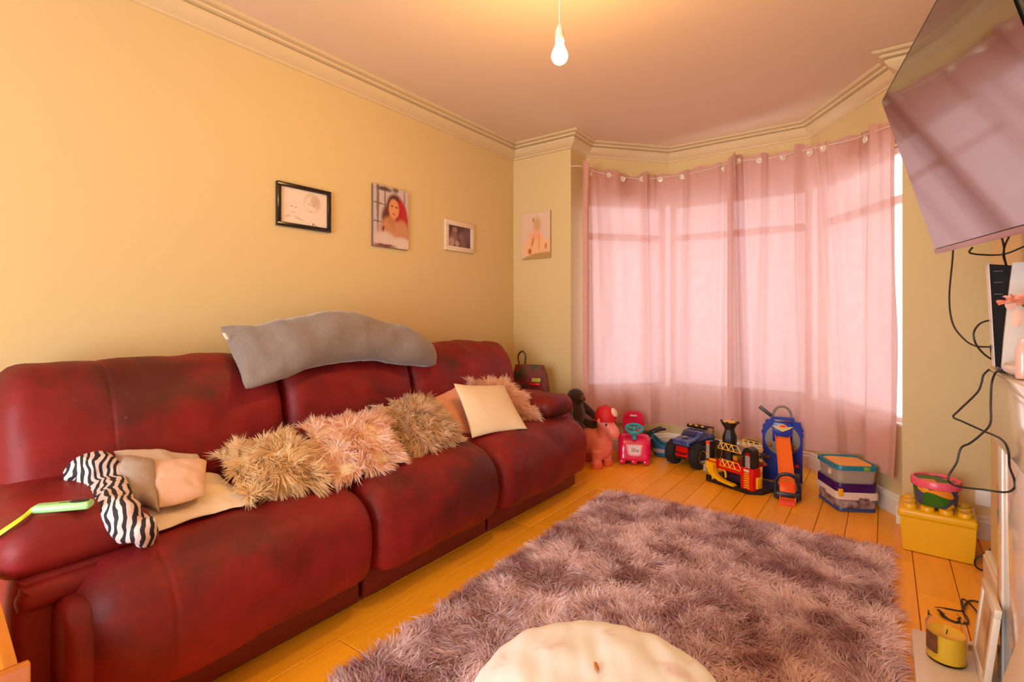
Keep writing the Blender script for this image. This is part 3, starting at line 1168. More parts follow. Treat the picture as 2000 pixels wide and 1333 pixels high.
# ------------------------------------------------------------------ round white pouffe
pc = at_d(1172, 1000, 0.915)
PM = mat('stained_white_cotton', (0.76, 0.75, 0.74), 0.85, var=((0.62, 0.42, 0.38), 16, 0.0), bump=(8, 0.2))
nt = PM.node_tree
for nd in nt.nodes:
    if nd.type == 'MAP_RANGE':
        nd.inputs[1].default_value, nd.inputs[2].default_value = 0.60, 0.74
        nd.inputs[4].default_value = 0.7
pf = thing('pouffe', 'round white cotton-covered pouffe with faint pink stains standing on the rug', 'pouffe', (pc.x, pc.y, 0.035))
mb = MB()
prof = [(0.0005, 0.452), (0.05, 0.452), (0.10, 0.45), (0.15, 0.446), (0.19, 0.438), (0.222, 0.424), (0.24, 0.40), (0.247, 0.36), (0.25, 0.25), (0.247, 0.12), (0.235, 0.06), (0.20, 0.036), (0.0005, 0.036)]
P = catmull([(r, z, 0) for r, z in prof], 60)
rings = []
nn = 96
for p in P:
    ring = []
    for j in range(nn):
        a = 2 * math.pi * j / nn
        k = max(0.0, p.x / 0.25)
        rr = p.x * (1 + 0.004 * k * math.sin(a * 23 + 2 * math.sin(a * 3)) + 0.010 * k * math.sin(a * 5 + 1))
        zz = p.y + 0.006 * noise.noise(Vector((rr * math.cos(a) * 14, rr * math.sin(a) * 14, 0))) + (0.0045 * noise.noise(Vector((rr * math.cos(a) * 26 + rr * math.sin(a) * 18, rr * math.sin(a) * 6, 2))) if p.y > 0.3 else 0)
        ring.append((pc.x + rr * math.cos(a), pc.y + rr * math.sin(a), zz))
    rings.append(ring)
mb.loft(rings)
mb.build('pouffe_cover', PM, pf, angle=180)
q = on_z(1165, 1304, 0.4535)
MB().ball((q.x, q.y, 0.455), (0.004, 0.013, 0.002), rot=(0, 0, 40), n=12, m=8).build('stain_mark', mat('orange_brown_mark', (0.45, 0.14, 0.03), 0.7), pf)
# seam tape round the top edge

# ------------------------------------------------------------------ ceiling pendant with a bare bulb
bpos = at_d(1093, 110, 1.9)
pend = thing('pendant_light', 'bare glowing light bulb on a white cord and holder hanging from the ceiling', 'pendant light', (bpos.x, bpos.y, H))
WPL = mat('white_plastic', (0.80, 0.76, 0.68), 0.35)
bx_, by_, bz = bpos
MB().lathe([(0.045, H), (0.045, H - 0.012), (0.03, H - 0.026), (0.008, H - 0.032)], (bx_, by_, 0)).build('ceiling_rose', WPL, pend)
MB().tube([(bx_ + 0.004, by_ + 0.002, H - 0.03), (bx_ + 0.001, by_, bz + 0.25), (bx_, by_, bz + 0.10)], 0.003, 8, smooth=12).build('cord', WPL, pend)
MB().lathe([(0.004, 0.118), (0.008, 0.112), (0.014, 0.10), (0.016, 0.09), (0.0145, 0.088), (0.0165, 0.084), (0.0165, 0.058), (0.013, 0.056)], (bx_, by_, bz)).build('lamp_holder', WPL, pend)
GLOW = mat('glowing_bulb', (1, 1, 1), 0.3, emit=(BULB_COLOR, BULB_STRENGTH))
MB().lathe([(0.0005, -0.03), (0.012, -0.0275), (0.022, -0.0205), (0.0285, -0.010), (0.030, 0.0), (0.028, 0.012), (0.021, 0.027), (0.015, 0.042), (0.013, 0.058)], (bx_, by_, bz), n=24).build('bulb', GLOW, pend)

# ------------------------------------------------------------------ television on its wall arm
C2 = at_d(1827.5, 497, 1.70)
C1 = at_d(1719, 197, 1.70 * 1.0304)
upv = (C1 - C2)
vp = ray(1519.7, 570.9)
un = -vp.normalized()          # towards the camera end of the set
un = (un - upv.normalized() * un.dot(upv.normalized())).normalized()
th_ = upv.length
tw = th_ * 16 / 9 * 1.0
vn = upv.normalized()
nn_ = vn.cross(un)
if nn_.dot(-C2) < 0 or nn_.x > 0:
    nn_ = -nn_
TVM = Matrix(((un.x, vn.x, nn_.x, C2.x), (un.y, vn.y, nn_.y, C2.y), (un.z, vn.z, nn_.z, C2.z), (0, 0, 0, 1)))
tv = thing('television', 'large flat television tilted forward on a wall arm above the mantelpiece', 'television', tuple(TVM @ Vector((tw / 2, 0, -0.02))))
BLK = mat('black_plastic', (0.012, 0.010, 0.010), 0.4)
m = MB()
c0 = MB().box((tw / 2, th_ / 2, -0.022), (tw, th_, 0.036), bev=0.004)
m.add(c0.v, c0.f, TVM)
m.build('television_body', BLK, tv)
SCR, nt, pb = new_mat('television_screen')
pb.inputs['Base Color'].default_value = (0.010, 0.006, 0.007, 1)
pb.inputs['Roughness'].default_value = 0.06
pb.inputs['IOR'].default_value = 3.2
pb.inputs['Specular IOR Level'].default_value = 0.9
e = 0.011
quad('screen', [TVM @ Vector(p) for p in ((e, 0.018, 0.0), (tw - e, 0.018, 0.0), (tw - e, th_ - e, 0.0), (e, th_ - e, 0.0))], SCR, tv)
m = MB()
c0 = MB().box((tw / 2, 0.008, -0.002), (tw, 0.016, 0.006), bev=0.002)
m.add(c0.v, c0.f, TVM)
m.build('bottom_trim', mat('rose_metal_trim', (0.36, 0.20, 0.19), 0.3, metal=0.6), tv)
m = MB()
c0 = MB().box((tw / 2, th_ / 2, -0.06), (0.44, 0.34, 0.05), bev=0.01)
m.add(c0.v, c0.f, TVM)
m.build('rear_housing', BLK, tv)
pw = TVM @ Vector((tw / 2, th_ / 2, -0.085))
m = MB().tube([tuple(pw), (0.30, pw.y, pw.z - 0.01), (0.355, pw.y, pw.z - 0.01)], 0.022, 10)
m.build('wall_arm', BLK, tv)
MB().box((0.352, pw.y, pw.z - 0.01), (0.016, 0.24, 0.30), bev=0.003).build('wall_plate', BLK, tv)

# ------------------------------------------------------------------ fireplace surround and hearth
GLOSS = mat('glossy_cream_surround', (0.76, 0.64, 0.54), 0.14, coat=0.5)
fs = thing('fireplace_surround', 'glossy cream fireplace surround with mantel shelf below the television', 'fireplace', (0.31, 1.5, 0))
YF, YN = 2.075, 0.95
MB().span((0.25, YN - 0.03, 0.912), (0.36, YF + 0.012, 0.944), bev=0.008, seg=3).build('mantel_shelf', GLOSS, fs)
MB().span((0.257, YN, 0.734), (0.36, YF, 0.913), bev=0.008, seg=3).build('frieze', GLOSS, fs)
MB().span((0.272, 1.66, 0.0), (0.36, YF - 0.004, 0.735), bev=0.004).build('side_jamb', GLOSS, fs)
MB().span((0.267, YF - 0.09, 0.0), (0.273, YF - 0.02, 0.735), bev=0.002).build('jamb_moulding', GLOSS, fs)
MB().span((0.272, YN + 0.012, 0.0), (0.36, 1.24, 0.735), bev=0.004).build('side_jamb', GLOSS, fs)
MB().span((0.345, 1.24, 0.0), (0.359, 1.66, 0.734)).build('fire_opening', mat('soot_black', (0.01, 0.01, 0.01), 0.8), fs, smooth=False)
he = MB().span((0.072, 0.90, 0.0), (0.359, 2.19, 0.05), bev=0.006)
tag(he.build('hearth', mat('white_hearth_stone', (0.74, 0.64, 0.56), 0.3)), 'white hearth slab in front of the fireplace surround', 'hearth')

# jar candle on the hearth
cpz = on_z(1848, 1288, 0.051)
cj = thing('jar_candle', 'large glass jar candle with yellow wax and a dark picture label', 'candle', (cpz.x, cpz.y, 0.05))
JG, nt, pb = new_mat('jar_glass')
pb.inputs['Base Color'].default_value = (1, 0.97, 0.92, 1)
pb.inputs['Roughness'].default_value = 0.03
pb.inputs['Transmission Weight'].default_value = 1
pb.inputs['IOR'].default_value = 1.12
MB().lathe([(0.047, 0.001), (0.0495, 0.006), (0.0495, 0.105), (0.045, 0.118), (0.043, 0.13), (0.045, 0.133), (0.0415, 0.133), (0.0405, 0.118), (0.0465, 0.104), (0.0465, 0.008), (0.0005, 0.006)], (cpz.x, cpz.y, 0.05), 40).build('jar', JG, cj)
WAX = mat('yellow_wax', (0.82, 0.50, 0.02), 0.45)
MB().lathe([(0.0005, 0.007), (0.0455, 0.007), (0.0458, 0.07), (0.0455, 0.084), (0.03, 0.08), (0.0005, 0.078)], (cpz.x, cpz.y, 0.05), 40).build('wax', WAX, cj)
MB().cyl((cpz.x, cpz.y, 0.127), (cpz.x + 0.003, cpz.y, 0.142), 0.0015, n=6).build('wick', BLK, cj)
vc = Vector((-cpz.x, -cpz.y, 0)).normalized()
va = math.atan2(vc.y, vc.x)
lab = MB()
arc = [va + math.radians(a_) for a_ in range(-72, -20, 6)]
rings = [[(cpz.x + 0.0499 * math.cos(a_), cpz.y + 0.0499 * math.sin(a_), 0.05 + z_) for a_ in arc] for z_ in (0.03, 0.05, 0.07, 0.085)]
lab.loft(rings, False, False, closed=False)
lab.build('label', mat('dark_picture_label', (0.05, 0.035, 0.02), 0.4, var=((0.30, 0.08, 0.02), 60, 0.4)), cj)

# picture frame leaning on the surround, over the hearth edge
pfm = thing('leaning_picture_frame', 'cream picture frame leaning against the fireplace surround beside the candle', 'picture frame', (0.24, 2.04, 0.05))
A = Vector((0.228, 1.93, 0.052))
Bq = Vector((0.228, 2.15, 0.052))
top_a, top_b = Vector((0.254, 1.93, 0.288)), Vector((0.254, 2.15, 0.288))
ux, uy = (Bq - A).normalized(), (top_a - A).normalized()
uz = -ux.cross(uy)
fw_, fh_ = (Bq - A).length, (top_a - A).length
FM = Matrix(((ux.x, uy.x, uz.x, A.x), (ux.y, uy.y, uz.y, A.y), (ux.z, uy.z, uz.z, A.z), (0, 0, 0, 1)))
if uz.x > 0:
    FM = Matrix(((ux.x, uy.x, -uz.x, A.x), (ux.y, uy.y, -uz.y, A.y), (ux.z, uy.z, -uz.z, A.z), (0, 0, 0, 1)))


def frame_bars(M, w, h, bw, dep, m, parent, name='frame_bar', bev=0.002):
    for c_, s_ in (((w / 2, bw / 2, 0), (w, bw, dep)), ((w / 2, h - bw / 2, 0), (w, bw, dep)), ((bw / 2, h / 2, 0), (bw, h - 2 * bw, dep)), ((w - bw / 2, h / 2, 0), (bw, h - 2 * bw, dep))):
        t_ = MB().box(c_, s_, bev=bev)
        MB().add(t_.v, t_.f, M).build(name, m, parent)


frame_bars(FM, fw_, fh_, 0.025, 0.016, mat('cream_frame', (0.74, 0.60, 0.46), 0.4), pfm)
PR5 = print_mat('pastel_picture', (0.62, 0.42, 0.22), [(0.3, 0.5, 0.12, 0.4, (0.40, 0.18, 0.07), 0.4), (0.6, 0.62, 0.2, 0.12, (0.48, 0.25, 0.10), 0.5), (0.55, 0.25, 0.3, 0.2, (0.70, 0.50, 0.28), 0.5)])
quad('picture', [FM @ Vector(p) for p in ((0.02, 0.02, 0.003), (fw_ - 0.02, 0.02, 0.003), (fw_ - 0.02, fh_ - 0.02, 0.003), (0.02, fh_ - 0.02, 0.003))], PR5, pfm)
t_ = MB().box((fw_ / 2, fh_ / 2, -0.004), (fw_ - 0.03, fh_ - 0.03, 0.006))
MB().add(t_.v, t_.f, FM).build('backing_board', mat('dark_backing', (0.03, 0.02, 0.015), 0.8), pfm, smooth=False)

# second pale board propped on the hearth nearer by
bd = MB()
Ma = Matrix.Translation(Vector((0.185, 1.46, 0.052))) @ rot3(0, 14, 0)
t_ = MB().box((0, 0, 0.17), (0.016, 0.40, 0.34), bev=0.004)
bd.add(t_.v, t_.f, Ma)
tag(bd.build('board', mat('cream_frame', (0.74, 0.60, 0.46), 0.4)), 'pale cream board propped up on the hearth at the edge of the fireplace', 'board')

# pale wood slats behind the candle
sl = thing('slat_bundle', 'small bundle of pale wooden slats lying between candle and leaning frame', 'slats', (0.20, 2.12, 0.05))
for i in range(4):
    p0 = Vector((0.155 + 0.010 * i, 2.180 - 0.014 * i, 0.0545 + 0.003 * i))
    p1 = Vector((0.268, 2.184 - 0.007 * i, 0.055 + 0.009 * i))
    MB().tube([p0, p1], 0.005, 6).build('slat', mat('pale_wood', (0.72, 0.50, 0.30), 0.6), sl)

# ------------------------------------------------------------------ things on the mantel shelf
ZS = 0.944
gc = thing('games_console', 'tall upright games console with black core and pale side panels on the mantel shelf', 'games console', (0.30, 2.02, ZS))
CONSOLE_W = mat('pale_console_panel', (0.62, 0.52, 0.47), 0.35)


def slab(pxs, y, t, m, name, bulge=0.0):
    """upright slab whose outline is given in the plane y = const (room metres), thickness t towards the window"""
    pts_ = [on_y(px_, py_, y) for px_, py_ in pxs]
    mb_ = MB()
    mb_.prism([(p_.x, max(p_.z, ZS - 0.001)) for p_ in pts_], t, Matrix(((1, 0, 0, 0), (0, 0, 1, y), (0, 1, 0, 0), (0, 0, 0, 1))))
    return mb_.build(name, m, gc)


slab([(1931, 516), (1938, 640), (1943, 716), (1990, 724), (1996, 520)], 2.03, 0.035, mat('matt_black_core', (0.012, 0.009, 0.008), 0.75, spec=0.2), 'core')
slab([(1930, 515), (1932, 515), (1944, 716), (1942, 716)], 2.025, 0.045, CONSOLE_W, 'side_panel')
slab([(1978, 513), (1972, 560), (1961, 660), (1956, 722), (2030, 735), (2040, 520), (2005, 512)], 1.985, 0.012, CONSOLE_W, 'side_panel')
MB().span((0.262, 1.985, ZS), (0.335, 2.06, ZS + 0.012), bev=0.004).build('stand', BLK, gc)
for py_ in (530, 552, 575):
    q_ = on_y(1950, py_, 2.03)
    MB().box((q_.x, 2.029, q_.z), (0.020, 0.004, 0.003)).build('vent_slot', mat('vent_grey', (0.05, 0.04, 0.04), 0.5), gc, smooth=False)
pd = MB().lathe([(0.0005, 0.0), (0.045, 0.001), (0.075, 0.010), (0.08, 0.018), (0.07, 0.027), (0.04, 0.031), (0.0005, 0.032)], (0.285, 1.885, ZS), 36, sx=0.36, sy=1.12)
tag(pd.build('controller', CONSOLE_W), 'pale rounded controller lying flat on the end of the mantel shelf', 'controller')
q_ = on_y(1998, 735, 1.77)
pb_ = MB().lathe([(0.0005, 0), (0.013, 0.001), (0.0145, 0.008), (0.0145, 0.07), (0.011, 0.08), (0.008, 0.088), (0.008, 0.100), (0.0005, 0.101)], (q_.x, 1.77, ZS), 24)
tag(pb_.build('bottle', mat('pink_bottle_plastic', (0.68, 0.40, 0.34), 0.2, coat=0.4)), 'small pink bottle standing on the mantel shelf', 'bottle')
rc = on_y(1992, 592, 1.84)
fv = thing('silk_rose', 'coral pink silk rose with drooping petals in a slim vase on the mantel shelf', 'flower', (0.325, 1.80, ZS))
MB().lathe([(0.0005, 0), (0.016, 0), (0.018, 0.03), (0.010, 0.09), (0.011, 0.10), (0.009, 0.10), (0.008, 0.09), (0.0005, 0.02)], (0.325, 1.80, ZS), 20).build('vase', JG, fv)
MB().tube([(0.325, 1.80, ZS + 0.02), (0.322, 1.81, ZS + 0.13), (rc.x, rc.y, rc.z)], 0.0025, 6, smooth=10).build('stem', mat('stem_green', (0.05, 0.10, 0.02), 0.6), fv)
ROSE = mat('coral_petal', (0.86, 0.36, 0.24), 0.7)
for k_ in range(13):
    a_ = k_ * 2.4
    ti = 0.25 + 0.10 * k_
    r0 = 0.008 + 0.0022 * k_
    pm_ = MB()
    Mx_ = Matrix.Translation(rc) @ rot3(0, 0, math.degrees(a_)) @ Matrix.Translation(Vector((r0 * 0.6, 0, 0))) @ rot3(0, math.degrees(ti), 0)
    rg = []
    for i_ in range(7):
        t_ = i_ / 6
        w_ = 0.019 * math.sin(math.pi * (0.12 + 0.80 * t_)) * (0.7 + 0.06 * k_)
        rg.append([Mx_ @ Vector((0.010 * t_ * t_ - 0.006 * (abs(s_) ** 2), s_ * w_, 0.036 * t_ - 0.008)) for s_ in (-1, -0.6, 0, 0.6, 1)])
    pm_.loft(rg, False, False, closed=False)
    pm_.build('petal', ROSE, fv, angle=180)
lf = MB()
for k_, (pa_, pb2_) in enumerate((((1985, 598), (1963, 592)), ((1990, 605), (1985, 640)))):
    p0_, p1_ = on_y(*pa_, 1.83), on_y(*pb2_, 1.82)
    d_ = p1_ - p0_
    s_ = Vector((d_.z, 0, -d_.x)).normalized()
    MB().loft([[p0_ + d_ * t_ + s_ * (w_ * q2_) + Vector((0, 0.003 * abs(q2_), 0)) for q2_ in (-1, -0.5, 0, 0.5, 1)] for t_, w_ in ((0, 0.006), (0.3, 0.014), (0.65, 0.013), (0.9, 0.007), (1, 0.001))], False, False, closed=False).build('drooping_petal', mat('pale_petal', (0.70, 0.42, 0.32), 0.7), fv, angle=180)

# ------------------------------------------------------------------ cables
CBL = mat('black_cable', (0.012, 0.009, 0.008), 0.5)


def cable(label, pts, r=0.0028, m=CBL, name='cable', n=70):
    o = MB().tube(pts, r, 8, smooth=n).build(name, m)
    return tag(o, label, 'cable', 'loose black cables')


cable('black cable looping down from the television to the console', [at_d(1862, 480, 1.74), at_d(1860, 510, 1.72), at_d(1854, 580, 1.68), at_d(1860, 630, 1.65), at_d(1880, 660, 1.60), at_d(1905, 676, 1.55), at_d(1942, 678, 1.515)], 0.0026)
cable('black cable curled in a round loop beside the console', [at_d(1938, 625, 1.535), at_d(1915, 632, 1.525), at_d(1902, 650, 1.515), at_d(1906, 672, 1.515), at_d(1922, 692, 1.525), at_d(1938, 703, 1.535)], 0.0026)
cable('short black lead plugged low into the back of the console', [at_d(1960, 667, 1.515), at_d(1942, 668, 1.515), at_d(1936, 678, 1.515), at_d(1937, 695, 1.525), at_d(1939, 708, 1.535)], 0.0026, n=30)
cable('black television lead running along the wall to the set', [at_d(1899, 484, 1.475), at_d(1894, 494, 1.505), at_d(1920, 498, 1.515), at_d(1960, 497, 1.495), at_d(2000, 482, 1.455), at_d(2030, 470, 1.415)], 0.0026, n=40)
cable('pair of black leads rising from the console up to the television', [at_d(1957, 466, 1.395), at_d(1961, 485, 1.455), at_d(1960, 500, 1.485), at_d(1964, 516, 1.505), at_d(1966, 530, 1.515)], 0.0026, n=30)
cable('second black lead crossing in front of the television leads', [at_d(1972, 460, 1.385), at_d(1962, 482, 1.445), at_d(1961, 500, 1.485), at_d(1966, 520, 1.505)], 0.0026, n=30)
cp_ = [(1975, 727, 1.400), (1958, 727, 1.410), (1945, 728, 1.420), (1937, 750, 1.440), (1935, 790, 1.430), (1934, 828, 1.420), (1915, 850, 1.420), (1895, 866, 1.420), (1877, 876, 1.420), (1868, 905, 1.420), (1853, 930, 1.420), (1856, 944, 1.420),
       (1878, 952, 1.420), (1920, 957, 1.400), (1962, 962, 1.360), (1980, 955, 1.320), (1981, 938, 1.320), (1972, 912, 1.310), (1969, 880, 1.290), (1955, 858, 1.350), (1920, 842, 1.460), (1880, 824, 1.500), (1862, 815, 1.520), (1872, 803, 1.520),
       (1908, 768, 1.520), (1917, 748, 1.520), (1921, 733, 1.520), (1932, 722, 1.520)]
cable('long tangled black cable dangling in a loop from the mantel shelf', [at_d(*p) for p in cp_], 0.0027, n=260)
cable('black cable lying in a flat loop on the boards behind the candle',
      [on_z(1918, 1178, 0.004), on_z(1895, 1174, 0.004), on_z(1884, 1184, 0.008), on_z(1878, 1194, 0.010), on_z(1850, 1190, 0.004), on_z(1826, 1188, 0.004), on_z(1832, 1198, 0.004), on_z(1860, 1212, 0.004), on_z(1888, 1219, 0.004), on_z(1889, 1208, 0.004),
       on_z(1881, 1195, 0.006), on_z(1879, 1172, 0.008), on_z(1890, 1176, 0.012), on_z(1905, 1192, 0.006), on_z(1915, 1208, 0.004)], 0.003, n=120)
cable('coiled black cable standing on its edge beside the yellow brick box',
      [on_y(1936, 1072, 2.99), on_y(1920, 1085, 2.99), on_y(1906, 1092, 2.99), on_y(1904, 1103, 2.99), on_z(1912, 1112, 0.005), on_z(1930, 1115, 0.005), on_y(1938, 1090, 2.99), on_y(1922, 1089, 2.99), on_y(1930, 1078, 2.99), on_y(1938, 1092, 2.99)], 0.0035, n=70)
cable('black cable running down the wall behind the near sofa arm', [(-2.47, 0.30, 0.30), (-2.462, 0.36, 0.27), (-2.458, 0.42, 0.18), (-2.458, 0.46, 0.06), (-2.45, 0.50, 0.006), (-2.445, 0.62, 0.006)], 0.004, n=40)

# ------------------------------------------------------------------ wall socket in the alcove
sk = thing('wall_socket', 'white electrical wall socket low in the alcove behind the yellow brick box', 'socket', (0.41, 3.415, 0.20))
MB().box((0.41, 3.413, 0.205), (0.095, 0.012, 0.085), bev=0.004).build('faceplate', WPL, sk)
MB().box((0.435, 3.405, 0.225), (0.012, 0.006, 0.022), bev=0.002).build('switch', WPL, sk)

# ------------------------------------------------------------------ pictures on the walls
XW = -2.5


def wall_rect(px0, px1, pyt0, pyb0):
    a0, b0 = on_x(px0, pyt0, XW), on_x(px0, pyb0, XW)
    a1 = on_x(px1, pyt0, XW)
    return a0.y, a1.y, b0.z, a0.z


def left_M(y0, z0, x):
    # local x -> +Y (along the wall), local y -> up, local z -> into the room (+X)
    return Matrix(((0, 0, 1, x), (1, 0, 0, y0), (0, 1, 0, z0), (0, 0, 0, 1)))


y0, y1, z0, z1 = wall_rect(538, 643, 353, 440)
f1 = thing('picture_frame', 'black framed pencil drawing of two people on the cream wall', 'picture', (XW, (y0 + y1) / 2, z0), group='pictures on the walls')
M1 = left_M(y0, z0, XW + 0.010)
frame_bars(M1, y1 - y0, z1 - z0, 0.021, 0.02, mat('black_frame_lacquer', (0.012, 0.008, 0.008), 0.22), f1)
e = 0.019
w_, h_ = y1 - y0, z1 - z0
DR = print_mat('pencil_drawing', (0.74, 0.60, 0.50), [
    (0.66, 0.66, 0.17, 0.26, (0.56, 0.42, 0.30), 0.25), (0.64, 0.60, 0.135, 0.25, (0.73, 0.585, 0.48), 0.18), (0.74, 0.72, 0.10, 0.16, (0.55, 0.40, 0.28), 0.4),
    (0.60, 0.62, 0.03, 0.015, (0.42, 0.30, 0.22), 0.5), (0.70, 0.61, 0.03, 0.015, (0.42, 0.30, 0.22), 0.5), (0.62, 0.42, 0.05, 0.012, (0.46, 0.33, 0.26), 0.5),
    (0.28, 0.42, 0.15, 0.20, (0.66, 0.52, 0.42), 0.2), (0.28, 0.42, 0.135, 0.18, (0.74, 0.60, 0.50), 0.2), (0.23, 0.49, 0.035, 0.012, (0.35, 0.24, 0.18), 0.5), (0.32, 0.48, 0.03, 0.012, (0.35, 0.24, 0.18), 0.5),
    (0.27, 0.33, 0.05, 0.02, (0.56, 0.42, 0.33), 0.5), (0.40, 0.16, 0.10, 0.02, (0.52, 0.38, 0.29), 0.5, 25), (0.15, 0.2, 0.06, 0.03, (0.58, 0.44, 0.34), 0.5, -30)])
quad('drawing', [M1 @ Vector(p) for p in ((e, e, -0.002), (w_ - e, e, -0.002), (w_ - e, h_ - e, -0.002), (e, h_ - e, -0.002))], DR, f1)
for k_, (a_, b_, c_, d_) in enumerate(((0.655, 0.10, 0.66, 0.165), (0.66, 0.165, 0.685, 0.14), (0.685, 0.14, 0.66, 0.12), (0.70, 0.10, 0.735, 0.11))):
    MB().tube([M1 @ Vector((a_ * w_, b_ * h_, -0.0012)), M1 @ Vector((c_ * w_, d_ * h_, -0.0012))], 0.0011, 5).build('signature_stroke', BLK, f1)

y0, y1, z0, z1 = wall_rect(725, 794, 358, 480)
f2 = thing('canvas_print', 'portrait canvas photo of a person with long dark and red hair in a white top', 'canvas', (XW, (y0 + y1) / 2, z0), group='pictures on the walls')
M2 = left_M(y0, z0, XW + 0.009)
w_, h_ = y1 - y0, z1 - z0
t_ = MB().box((w_ / 2, h_ / 2, 0), (w_, h_, 0.018), bev=0.002)
MB().add(t_.v, t_.f, M2).build('canvas_edge', mat('dark_canvas_edge', (0.16, 0.10, 0.08), 0.8), f2)
CP = print_mat('hair_portrait', (0.52, 0.42, 0.42), [
    (0.12, 0.75, 0.035, 0.5, (0.20, 0.14, 0.13), 0.4), (0.32, 0.8, 0.02, 0.4, (0.22, 0.15, 0.14), 0.4), (0.30, 0.95, 0.20, 0.035, (0.10, 0.06, 0.05), 0.4), (0.62, 0.97, 0.08, 0.05, (0.16, 0.12, 0.05), 0.4),
    (0.88, 0.85, 0.015, 0.25, (0.25, 0.16, 0.15), 0.4), (0.14, 0.70, 0.18, 0.012, (0.15, 0.10, 0.09), 0.5), (0.1, 0.40, 0.16, 0.012, (0.16, 0.10, 0.09), 0.5),
    (0.60, 0.66, 0.24, 0.24, (0.09, 0.02, 0.015), 0.15), (0.40, 0.50, 0.17, 0.20, (0.12, 0.03, 0.02), 0.25, 15), (0.80, 0.55, 0.15, 0.28, (0.42, 0.008, 0.012), 0.2, -8), (0.90, 0.36, 0.10, 0.30, (0.40, 0.02, 0.02), 0.3),
    (0.45, 0.28, 0.28, 0.22, (0.50, 0.22, 0.10), 0.2), (0.80, 0.26, 0.20, 0.22, (0.52, 0.24, 0.11), 0.2), (0.52, 0.46, 0.10, 0.12, (0.46, 0.18, 0.07), 0.3),
    (0.57, 0.65, 0.145, 0.165, (0.62, 0.27, 0.11), 0.12), (0.51, 0.69, 0.035, 0.014, (0.10, 0.03, 0.02), 0.5), (0.645, 0.685, 0.035, 0.014, (0.10, 0.03, 0.02), 0.5), (0.575, 0.565, 0.05, 0.016, (0.45, 0.08, 0.05), 0.4),
    (0.32, 0.10, 0.32, 0.15, (0.62, 0.48, 0.44), 0.25), (0.80, 0.07, 0.28, 0.12, (0.66, 0.52, 0.46), 0.25), (0.27, 0.30, 0.03, 0.05, (0.16, 0.06, 0.04), 0.3, 20), (0.30, 0.02, 0.30, 0.03, (0.18, 0.05, 0.04), 0.4)])
quad('photo', [M2 @ Vector(p) for p in ((0.001, 0.001, 0.0096), (w_ - 0.001, 0.001, 0.0096), (w_ - 0.001, h_ - 0.001, 0.0096), (0.001, h_ - 0.001, 0.0096))], CP, f2)

y0, y1, z0, z1 = wall_rect(867, 923, 428, 488)
f3 = thing('picture_frame', 'small cream framed sepia photo of two people on the cream wall', 'picture', (XW, (y0 + y1) / 2, z0), group='pictures on the walls')
M3 = left_M(y0, z0, XW + 0.009)
w_, h_ = y1 - y0, z1 - z0
frame_bars(M3, w_, h_, 0.034, 0.018, mat('cream_photo_frame', (0.70, 0.55, 0.40), 0.5), f3)
e = 0.033
SP = print_mat('sepia_photo', (0.09, 0.035, 0.035), [(0.30, 0.80, 0.11, 0.13, (0.36, 0.18, 0.15), 0.3), (0.26, 0.45, 0.16, 0.26, (0.24, 0.12, 0.10), 0.35), (0.14, 0.20, 0.14, 0.22, (0.44, 0.28, 0.24), 0.3), (0.62, 0.52, 0.14, 0.20, (0.24, 0.12, 0.11), 0.4), (0.66, 0.18, 0.14, 0.2, (0.20, 0.09, 0.09), 0.4),
                                                   (0.40, 0.15, 0.09, 0.14, (0.46, 0.30, 0.26), 0.4), (0.85, 0.65, 0.2, 0.35, (0.15, 0.07, 0.09), 0.5)])
quad('photo', [M3 @ Vector(p) for p in ((e, e, -0.002), (w_ - e, e, -0.002), (w_ - e, h_ - e, -0.002), (e, h_ - e, -0.002))], SP, f3)

YP = 3.455
a0, a1 = on_y(1021, 419, YP), on_y(1077, 419, YP)
zb_ = on_y(1021, 508, YP).z
f4 = thing('canvas_print', 'small pale canvas photo of a baby bundled in cloth on the pier beside the curtain', 'canvas', (a0.x, YP, zb_), group='pictures on the walls')
w_, h_ = a1.x - a0.x, a0.z - zb_
t_ = MB().span((a0.x, YP - 0.018, zb_), (a1.x, YP, a0.z), bev=0.002)
t_.build('canvas_edge', mat('tan_canvas_edge', (0.50, 0.30, 0.14), 0.8), f4)
BPm = print_mat('bundle_photo', (0.68, 0.47, 0.34), [(0.55, 0.72, 0.13, 0.16, (0.58, 0.33, 0.16), 0.35), (0.43, 0.83, 0.03, 0.05, (0.38, 0.16, 0.05), 0.4), (0.5, 0.40, 0.24, 0.2, (0.78, 0.34, 0.17), 0.35), (0.35, 0.22, 0.3, 0.2, (0.80, 0.42, 0.20), 0.3),
                                                    (0.72, 0.22, 0.25, 0.2, (0.78, 0.42, 0.20), 0.3), (0.30, 0.16, 0.06, 0.06, (0.42, 0.11, 0.02), 0.4), (0.40, 0.36, 0.03, 0.10, (0.48, 0.16, 0.04), 0.5, 20), (0.62, 0.36, 0.012, 0.2, (0.50, 0.22, 0.07), 0.4),
                                                    (0.85, 0.25, 0.03, 0.06, (0.45, 0.14, 0.03), 0.4), (0.55, 0.02, 0.6, 0.09, (0.42, 0.24, 0.08), 0.2, -6)])
yy = YP - 0.0186
quad('photo', [(a0.x + 0.001, yy, zb_ + 0.001), (a1.x - 0.001, yy, zb_ + 0.001), (a1.x - 0.001, yy, a0.z - 0.001), (a0.x + 0.001, yy, a0.z - 0.001)], BPm, f4)

